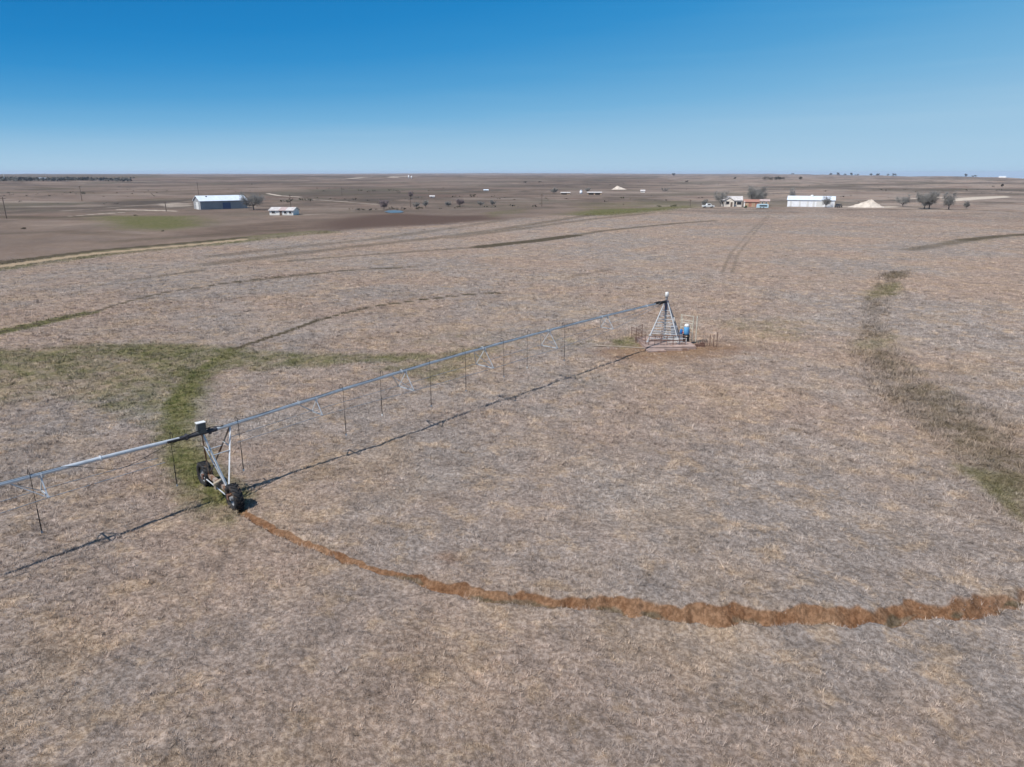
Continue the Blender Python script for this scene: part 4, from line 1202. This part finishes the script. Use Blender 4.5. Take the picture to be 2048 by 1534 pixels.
# far-off wood at the left, one mass
R = random.Random(5); m = MB()
for i in range(1000):
    px = R.uniform(-60, 262); yy = R.choice((359.5, 361, 362.5)) + R.uniform(-0.6, 0.6)
    if px > 170 and R.random() < 0.5: continue
    x_, y_ = flat(px, yy); z_ = h1(x_, y_, False)
    for _ in range(3):
        c0 = Vector((x_ + R.uniform(-6, 6), y_ + R.uniform(-6, 6), z_ + R.uniform(0.3, 4.2)))
        s_ = R.uniform(0.7, 1.8)
        u = Vector((R.gauss(0, 1), R.gauss(0, 1), R.gauss(0, 1))).normalized() * s_
        w = u.cross(Vector((R.gauss(0, 1), R.gauss(0, 1), R.gauss(0, 1)))).normalized() * s_
        m.add([c0 - u - w, c0 + u - w, c0 + u + w, c0 - u + w], [(0, 1, 2, 3)])
tag(m.build('distant_wood', simple('distant_wood_leaves', (0.085, 0.085, 0.075), 0.9, var=0.4, scale=0.02)), 'dark belt of far-off woodland below the left horizon', 'woodland', kind='stuff')

R = random.Random(9); m = MB()
lines_ = [[(640, 398), (760, 400), (900, 394), (1040, 398)], [(700, 421), (860, 417), (1000, 414), (1100, 408)], [(0, 392), (180, 386), (330, 380)], [(620, 376), (800, 384), (1000, 372)], [(1080, 372), (1300, 366), (1500, 368)], [(1560, 384), (1800, 380), (2048, 384)], [(560, 404), (640, 398)]]
def tuft_at(px, py, sc_):
    x_, y_, z_ = at(px, py)
    for _ in range(7):
        c0 = Vector((x_ + R.uniform(-1.4, 1.4) * sc_, y_ + R.uniform(-1.4, 1.4) * sc_, z_ + R.uniform(0.1, 0.9) * sc_))
        s_ = R.uniform(0.2, 0.5) * sc_
        u = Vector((R.gauss(0, 1), R.gauss(0, 1), R.gauss(0, 1))).normalized() * s_
        w = u.cross(Vector((R.gauss(0, 1), R.gauss(0, 1), R.gauss(0, 1)))).normalized() * s_
        m.add([c0 - u - w, c0 + u - w * 0.6, c0 + u * 0.7 + w, c0 - u * 0.8 + w], [(0, 1, 2, 3)])
for ln in lines_:
    for i in range(22):
        k_ = R.uniform(0, len(ln) - 1.001); a_i = int(k_); t_ = k_ - a_i
        px = ln[a_i][0] * (1 - t_) + ln[a_i + 1][0] * t_; py = ln[a_i][1] * (1 - t_) + ln[a_i + 1][1] * t_
        tuft_at(px + R.gauss(0, 6), py + R.gauss(0, 1.6), R.choice((0.35, 0.5, 0.7, 0.9)))
for i in range(90):
    tuft_at(R.uniform(-20, 2068), R.uniform(357, 410), R.choice((0.35, 0.5, 0.8)))
tag(m.build('low_scrub', simple('scrub_leaves', (0.085, 0.075, 0.058), 0.9, var=0.4, scale=0.05)), 'low dark scrub dotted along the draws of the far land', 'scrub', kind='stuff')

# ------------------------------------------------------------------ utility poles
def pole(px, py, hpx, label):
    p = at(px, py); H_ = hpx * mpp(p)
    az = math.atan2(p[0], p[1])
    root = empty('utility_pole', (p[0], p[1], p[2]), -az + 0.5); tag(root, label, 'utility pole', 'wooden utility poles')
    m = MB(); m.bar((0, 0, -0.3), (0, 0, H_), 0.17, 0.12, 8); m.build('post', WOOD, root)
    m = MB(); m.box((0, 0.14, H_ - 0.5), (1.9, 0.1, 0.13)); ca = m.build('crossarm', WOOD, root)
    for sx in (-0.85, 0.85):
        m = MB(); m.lathe([(0.05, H_ - 0.44), (0.07, H_ - 0.36), (0.03, H_ - 0.26)], (sx, 0.14, 0), n=8); m.build('insulator', BOXGREY, ca)
pole(397.5, 392, 24, 'wooden utility pole rising behind the left end of the blue-grey barn')
pole(164, 402, 25, 'wooden utility pole alone on the far brown field at left')
pole(13, 437, 34, 'wooden utility pole at the far left edge')
pole(332.5, 423, 17, 'wooden utility pole beside the pale yard left of the barn')
pole(684, 391, 15, 'wooden utility pole on the grey slope left of the creek')
pole(582, 418, 27, 'wooden utility pole behind the small white house')
pole(821, 414, 16, 'wooden utility pole on the creek bank')
pole(1083.5, 413, 24, 'wooden utility pole left of the green strip')
pole(1380, 413, 13, 'wooden utility pole at the right end of the green strip')

# ------------------------------------------------------------------ buildings
def gable(name, loc, rz, Lx, Wy, eave, ridge, wm, rm, over=0.35, label=None, cat='building', group=None, roof_split=None):
    """box of Lx by Wy, local -y is the front, ridge along x"""
    root = empty(name, loc, rz); tag(root, label, cat, group)
    m = MB()
    pts = [(-Wy / 2, -0.5), (Wy / 2, -0.5), (Wy / 2, eave), (0, ridge), (-Wy / 2, eave)]
    n = len(pts); vs = [(-Lx / 2, a, b) for a, b in pts] + [(Lx / 2, a, b) for a, b in pts]
    fs = [tuple(range(n - 1, -1, -1)), tuple(range(n, 2 * n))] + [(i, (i + 1) % n, (i + 1) % n + n, i + n) for i in range(n)]
    m.add(vs, fs); m.build('wall', wm, root)
    sl = (ridge - eave) / (Wy / 2); t = 0.12
    def slab(mm, x0, x1):
        for sg in (-1, 1):
            e = sg * (Wy / 2 + over); ze = ridge - sl * (Wy / 2 + over)
            vs = []
            for xx in (x0, x1):
                vs += [(xx, 0, ridge + 0.04), (xx, e, ze + 0.04), (xx, e, ze + 0.04 + t), (xx, 0, ridge + 0.04 + t)]
            mm.add(vs, [(0, 1, 2, 3), (7, 6, 5, 4), (0, 4, 5, 1), (1, 5, 6, 2), (2, 6, 7, 3), (3, 7, 4, 0)])
        return mm
    if roof_split:
        last = -Lx / 2 - over
        for x1, mat in roof_split:
            slab(MB(), last, x1).build('roof', mat, root); last = x1
    else:
        slab(MB(), -Lx / 2 - over, Lx / 2 + over).build('roof', rm, root)
    return root
def front(root, name, x0, x1, z0, z1, yy, mat, frame=None, sub=True):
    m = MB(); m.box(((x0 + x1) / 2, yy - 0.02, (z0 + z1) / 2), (x1 - x0, 0.06, z1 - z0)); w = m.build(name, mat, root)
    if frame:
        m = MB(); t = 0.09
        for c0, s0 in ((((x0 + x1) / 2, yy - 0.05, z1 + t / 2), (x1 - x0 + 2 * t, 0.1, t)), (((x0 + x1) / 2, yy - 0.05, z0 - t / 2), (x1 - x0 + 2 * t, 0.1, t)),
                       ((x0 - t / 2, yy - 0.05, (z0 + z1) / 2), (t, 0.1, z1 - z0)), ((x1 + t / 2, yy - 0.05, (z0 + z1) / 2), (t, 0.1, z1 - z0))):
            m.box(c0, s0)
        m.build('frame', frame, w)
    return w

# left barn: local origin is the middle of the footprint
p = at(402, 419.5); rz = math.radians(40.0)
LX, WY = 18.8, 8.6
cx = p[0] + math.cos(rz) * LX / 2 - math.sin(rz) * WY / 2; cy = p[1] + math.sin(rz) * LX / 2 + math.cos(rz) * WY / 2
bn = gable('metal_barn', (cx, cy, h1(cx, cy, False) - 0.1), rz, LX, WY, 3.45, 5.3, BARNW, ROOFW, 0.4,
           'large blue-grey metal barn with a white roof in the left distance', 'barn')
front(bn, 'door', -0.6, 2.6, 0.0, 2.7, -WY / 2, simple('dark_blue_door', (0.10, 0.13, 0.22), 0.5))
m = MB()
for z in (0.9, 1.9, 2.9): m.box((-LX / 2 - 0.03, 0, z), (0.06, WY * 0.6, 0.08))
m.box((-LX / 2 - 0.04, -0.5, 1.45), (0.06, 3.0, 2.9)); m.build('gable_door', WHITE_P, bn)
m = MB(); m.box((-5.8, -0.75, 5.12), (0.5, 1.3, 0.3)); m.build('roof_vent', DARKIN, bn)

p = at(564, 430.5); rz = math.radians(-3)
wh = gable('white_house', (p[0], p[1] + 3.0, p[2] - 0.1), rz, 8.4, 6.2, 1.7, 2.6, STUCCO, ROOFG, 0.35,
           'small white house with a patched grey and red roof beside the bare tree', 'house', None,
           [(-0.9, ROOFG), (1.6, ROOFR), (4.55, ROOFG)])
for x0, x1, z0, z1 in ((-3.4, -2.2, 0.8, 1.4), (1.0, 1.9, 0.7, 1.4), (2.8, 3.6, 0.7, 1.4)):
    front(wh, 'window', x0, x1, z0, z1, -3.1, GLASS, STUCCO)
front(wh, 'door', -0.6, 0.3, 0.1, 1.5, -3.1, WOOD, STUCCO)
m = MB(); m.box((3.2, 0.4, 2.6), (0.5, 0.5, 0.7)); m.build('chimney', REDW, wh)

# farmhouse
p = at(1467, 413.5); k = mpp(p); az = math.atan2(p[0], p[1])
fh = gable('farmhouse', (p[0], p[1] + 4, p[2] - 0.1), -az + 0.06, 8.8, 6.5, 2.9, 4.4, CREAMW, ROOFG, 0.4,
           'cream two-gabled farmhouse with dark windows left of the red shed', 'house')
def gable_wing(root, x0, x1, y0, y1, eave, ridge):
    m = MB(); m.prism([(x0, -0.4), (x1, -0.4), (x1, eave), ((x0 + x1) / 2, ridge), (x0, eave)], y0, y1); w = m.build('gable_wing', CREAMW, root)
    m = MB(); xm = (x0 + x1) / 2
    for sg, e in ((-1, x0), (1, x1)):
        ex = e + sg * 0.3; ez = eave - 0.3 * (ridge - eave) / ((x1 - x0) / 2)
        vs = [(xm, y0 - 0.3, ridge + .05), (ex, y0 - 0.3, ez + .05), (ex, y0 - 0.3, ez + .17), (xm, y0 - 0.3, ridge + .17)]
        vs += [(a, y1, c) for a, b, c in vs]
        m.add(vs, [(0, 1, 2, 3), (7, 6, 5, 4), (0, 4, 5, 1), (1, 5, 6, 2), (2, 6, 7, 3), (3, 7, 4, 0)])
    m.build('roof', ROOFG, w)
gable_wing(fh, -3.2, 1.0, -4.4, 0.2, 2.7, 4.1)
front(fh, 'window', -2.4, -1.0, 1.2, 2.4, -4.4, GLASS, CREAMW)
front(fh, 'window', 1.35, 1.95, 1.4, 2.2, -3.25, GLASS, CREAMW)
front(fh, 'window', 2.3, 4.2, 1.0, 2.2, -3.25, GLASS, CREAMW)
front(fh, 'door', -0.5, 0.4, 0.1, 2.1, -4.4, WOOD, CREAMW)
front(fh, 'window', -4.2, -3.6, 1.3, 2.2, -3.25, GLASS, CREAMW)

p = at(1508, 414); az = math.atan2(p[0], p[1])
rs = gable('red_shed', (p[0], p[1] + 4.0, p[2] - 0.1), -az, 6.2, 4.5, 2.2, 3.1, REDW, simple('red_roof', (0.34, 0.18, 0.14), 0.8, var=0.2), 0.3, 'faded red shed right of the cream farmhouse', 'shed')
front(rs, 'door', -2.4, -1.1, 0.05, 1.9, -2.25, TANW)
front(rs, 'door', 0.2, 1.6, 0.05, 1.9, -2.25, TANW)
m = MB(); m.box((-2.9, -2.34, 1.3), (0.5, 0.1, 2.6)); m.build('pale_panel', STUCCO, rs)
p = at(1536, 413); az = math.atan2(p[0], p[1])
ts = gable('small_shed', (p[0] + 0.3, p[1] + 6, p[2] - 0.1), -az, 4.2, 3.4, 2.2, 2.9, TANW, ROOFR, 0.25, 'little tan shed behind the pale blue trailer', 'shed')
front(ts, 'window', -1.2, -0.5, 1.1, 1.8, -1.7, GLASS, STUCCO); front(ts, 'window', 0.4, 1.1, 1.1, 1.8, -1.7, GLASS, STUCCO)

p = at(1524.5, 417); az = math.atan2(p[0], p[1]); 
tl = empty('travel_trailer', (p[0], p[1], p[2]), -az); tag(tl, 'pale blue trailer with a long dark window strip in front of the red shed', 'trailer')
m = MB(); m.prism([(-2.4, 0.35), (2.4, 0.35), (2.4, 1.6), (2.15, 1.85), (-2.1, 1.85), (-2.4, 1.5)], -1.0, 1.0); m.build('body', PALEBLUE, tl)
m = MB(); m.box((0.35, -1.02, 1.15), (3.0, 0.06, 0.55)); m.build('window', GLASS, tl)
for sx in (-0.7, 0.5):
    m = MB(); m.bar((sx, -1.03, 0.32), (sx, -0.8, 0.32), 0.32, None, 14); w = m.build('wheel', RUBBER, tl)
    m = MB(); m.bar((sx, -1.05, 0.32), (sx, -1.02, 0.32), 0.15, None, 10); m.build('hub', RIM, w)
m = MB(); m.bar((2.35, 0, 0.45), (3.3, 0, 0.45), 0.05, None, 6); m.build('drawbar', RUSTY, tl)

p = at(1630, 414); az = math.atan2(p[0], p[1])
lb = gable('long_barn', (p[0], p[1] + 5, p[2] - 0.1), -az + 0.0, 19.3, 10.0, 3.0, 4.5, BARNWH, ROOFW, 0.3, 'long low white metal barn left of the gravel pile', 'barn')
m = MB(); m.box((3.6, -5.03, 1.3), (2.6, 0.08, 2.6)); m.build('door', WHITE_P, lb)
for xx in (-8.2, -4.5, -1.2, 1.2):
    m = MB(); m.box((xx, -5.03, 1.4), (0.8, 0.07, 2.2)); m.build('panel', WHITE_P, lb)
m = MB(); m.lathe([(0.5, 4.3), (0.65, 4.6), (0.6, 4.95), (0.3, 5.15)], (0.2, -0.3, 0), n=16); m.build('roof_vent', WHITE_P, lb)
# cars at the farm
def vehicle(px, py, rz, name, label, cat, mat, pick=True):
    p = at(px, py); az = math.atan2(p[0], p[1])
    root = empty(name, p, -az + rz); tag(root, label, cat)
    m = MB()
    pts = [(-2.5, 0.45), (2.5, 0.45), (2.5, 0.95), (1.4, 1.05), (0.9, 1.75), (-0.7, 1.75), (-0.9, 1.1), (-2.5, 1.1)] if pick else [(-2.2, 0.4), (2.2, 0.4), (2.2, 0.9), (1.2, 1.0), (0.6, 1.5), (-1.3, 1.5), (-2.0, 0.95)]
    m.prism(pts, -0.9, 0.9); m.build('body', mat, root)
    m = MB(); m.box((0.15, -0.92, 1.42), (1.1, 0.04, 0.42)); m.build('window', GLASS, root)
    m = MB(); m.box((0.15, 0.92, 1.42), (1.1, 0.04, 0.42)); m.build('window', GLASS, root)
    for sx in (-1.6, 1.6):
        for sy in (-0.85, 0.85):
            m = MB(); m.bar((sx, sy - 0.12, 0.38), (sx, sy + 0.12, 0.38), 0.38, None, 14); w = m.build('wheel', RUBBER, root)
            m = MB(); m.bar((sx, sy - 0.13, 0.38), (sx, sy + 0.13, 0.38), 0.2, None, 10); m.build('hub', RIM, w)
vehicle(1416, 415.5, 0.3, 'pickup_truck', 'white pickup parked beside the small bare tree left of the farmhouse', 'pickup', WHITE_P)
vehicle(1677, 415, 1.3, 'parked_car', 'dark car parked at the right end of the long white barn', 'car', simple('dark_car_paint', (0.03, 0.03, 0.035), 0.3, 0.2), False)

def pile(px, py, wpx, hpx, label, seed, apex=0.62):
    p = at(px, py); k = mpp(p); W_ = wpx * k; H_ = hpx * k; az = math.atan2(p[0], p[1])
    n = 40; vs = []; fs = []
    R = np.random.default_rng(seed)
    rings = 14
    for j in range(rings + 1):
        t = j / rings
        for i in range(n):
            a = 2 * math.pi * i / n
            rx = W_ * 0.5 * (1 + 0.10 * math.sin(a * 3 + seed)); ry = W_ * 0.33 * (1 + 0.08 * math.sin(a * 5 + seed))
            cxx = W_ * (apex - 0.5) * (1 - t)
            zz = H_ * (1 - t) ** 1.3 + (0 if j in (0, rings) else float(R.normal(0, 0.035 * H_)))
            vs.append((cxx + rx * t * math.cos(a), ry * t * math.sin(a), zz - 0.15 * t))
    for j in range(rings):
        for i in range(n):
            i2 = (i + 1) % n
            fs.append((j * n + i, (j + 1) * n + i, (j + 1) * n + i2, j * n + i2))
    m = MB(); m.add(vs, fs, False); o = m.build('gravel_pile', GRAVEL, None, (p[0], p[1] + W_ * 0.2, p[2])); o.rotation_euler.z = -az
    tag(o, label, 'gravel pile')
pile(1735, 415, 66, 14, 'large pale gravel pile right of the long white barn', 2, 0.66)
pile(1240, 379, 32, 7, 'small pale sand pile in the far middle', 3, 0.35)

# far sheds and homesteads
def far_gable(px, py, wpx, hpx, name, label, wm, rm, depth=0.5, cat='building', rot=0.0, eave=0.62):
    p = at(px, py); k = mpp(p); az = math.atan2(p[0], p[1]); Lx = wpx * k; H_ = hpx * k
    return gable(name, (p[0], p[1] + Lx * depth / 2, p[2] - 0.1), -az + rot, Lx, Lx * depth, H_ * eave, H_, wm, rm, 0.3, label, cat), Lx, H_
g, Lx, H_ = far_gable(1189.5, 389.5, 28, 5.5, 'open_shed', 'low open-fronted shed with two dark bays beyond the creek', TANW, ROOFG, 0.35, 'shed', 0.0, 0.75)
front(g, 'bay', -Lx * 0.42, -Lx * 0.06, 0.0, H_ * 0.62, -Lx * 0.175, DARKIN); front(g, 'bay', Lx * 0.04, Lx * 0.38, 0.0, H_ * 0.62, -Lx * 0.175, DARKIN)
g, Lx, H_ = far_gable(1131, 389, 18, 4.5, 'open_shed', 'small dark open shed left of the two-bay shed', TANW, ROOFG, 0.4, 'shed', 0.0, 0.75)
front(g, 'bay', -Lx * 0.46, Lx * 0.15, 0.0, H_ * 0.6, -Lx * 0.2, DARKIN)
p = at(1162, 388); k = mpp(p)
so = empty('silo', p); tag(so, 'short white silo between the two far sheds', 'silo')
m = MB(); m.lathe([(2.6 * k, 0), (2.6 * k, 6 * k)], n=20); m.build('wall', BARNWH, so)
m = MB(); m.lathe([(2.75 * k, 6 * k + 0.02), (0.3 * k, 8 * k)], n=20); m.build('roof', ROOFW, so)
g, Lx, H_ = far_gable(1286, 385, 8, 5, 'cottage', 'tiny white cottage in the far middle right of the sand pile', STUCCO, ROOFG, 0.7, 'house')
front(g, 'window', -Lx * 0.3, -Lx * 0.1, H_ * 0.2, H_ * 0.45, -Lx * 0.35, GLASS)
g, Lx, H_ = far_gable(972, 382, 9, 3, 'cottage', 'tiny pale cottage on the far slope above the creek line', CREAMW, ROOFW, 0.6, 'house')
front(g, 'window', -Lx * 0.3, -Lx * 0.1, H_ * 0.2, H_ * 0.45, -Lx * 0.3, GLASS)
g, Lx, H_ = far_gable(864, 395, 9, 4, 'cottage', 'tiny pale cottage just beyond the creek bank', STUCCO, ROOFG, 0.6, 'house')
front(g, 'window', -Lx * 0.3, -Lx * 0.05, H_ * 0.2, H_ * 0.45, -Lx * 0.3, GLASS)
g, Lx, H_ = far_gable(83, 361, 11, 4.5, 'far_house', 'white far-off house in the woodland at left', STUCCO, ROOFW, 0.6, 'house')
g, Lx, H_ = far_gable(2007, 355.5, 10, 2.6, 'far_house', 'white far-off house on the right horizon', STUCCO, ROOFW, 0.6, 'house')
for px, hp, lab in ((817.5, 6.5, 'left taller of two white far-off tanks by the pale road'), (823, 5, 'right shorter of two white far-off tanks by the pale road')):
    p = at(px, 357); k = mpp(p)
    t_ = empty('storage_tank', p); tag(t_, lab, 'tank', 'white tanks on the skyline')
    m = MB(); m.lathe([(1.1 * k, 0), (1.1 * k, hp * k * 0.9)], n=16); m.build('wall', BARNWH, t_)
    m = MB(); m.lathe([(1.15 * k, hp * k * 0.9), (0.1 * k, hp * k)], n=16); m.build('roof', ROOFW, t_)
p = at(9.5, 361); k = mpp(p)
mt = empty('radio_mast', p); tag(mt, 'slender pale mast on the skyline at far left', 'mast')
m = MB(); m.bar((0, 0, 0), (0, 0, 11 * k), 0.5 * k, 0.25 * k, 6); m.build('mast', WHITE_P, mt)

# pond: sheet of water sitting in the hollow
def pond(pix, name):
    P_ = [at(*q) for q in pix]; z = max(q[2] for q in P_) + 0.12
    m = MB(); m.add([(a, b, z) for a, b, _ in P_], [tuple(range(len(P_)))])
    o = m.build(name, WATER); tag(o, kind='structure')
pond([(768, 424.2), (776, 421.6), (790, 421.0), (802, 422), (808, 424.4), (800, 426.2), (780, 426.6)][::-1], 'pond')

# ------------------------------------------------------------------ the air
HZ = MB(); zt, zb = 34.0, float(gz.min()) - 1.0
HZ.box((0, 0, (zt + zb) / 2), (30000, 30000, zt - zb))
M_AIR = bpy.data.materials.new('air'); M_AIR.use_nodes = True
nt = M_AIR.node_tree; nt.nodes.clear()
o_ = nt.nodes.new('ShaderNodeOutputMaterial'); v_ = nt.nodes.new('ShaderNodeVolumePrincipled')
v_.inputs['Color'].default_value = (0.72, 0.80, 1.0, 1); v_.inputs['Density'].default_value = 0.000055
nt.links.new(v_.outputs[0], o_.inputs['Volume'])
tag(HZ.build('haze', M_AIR), kind='stuff')
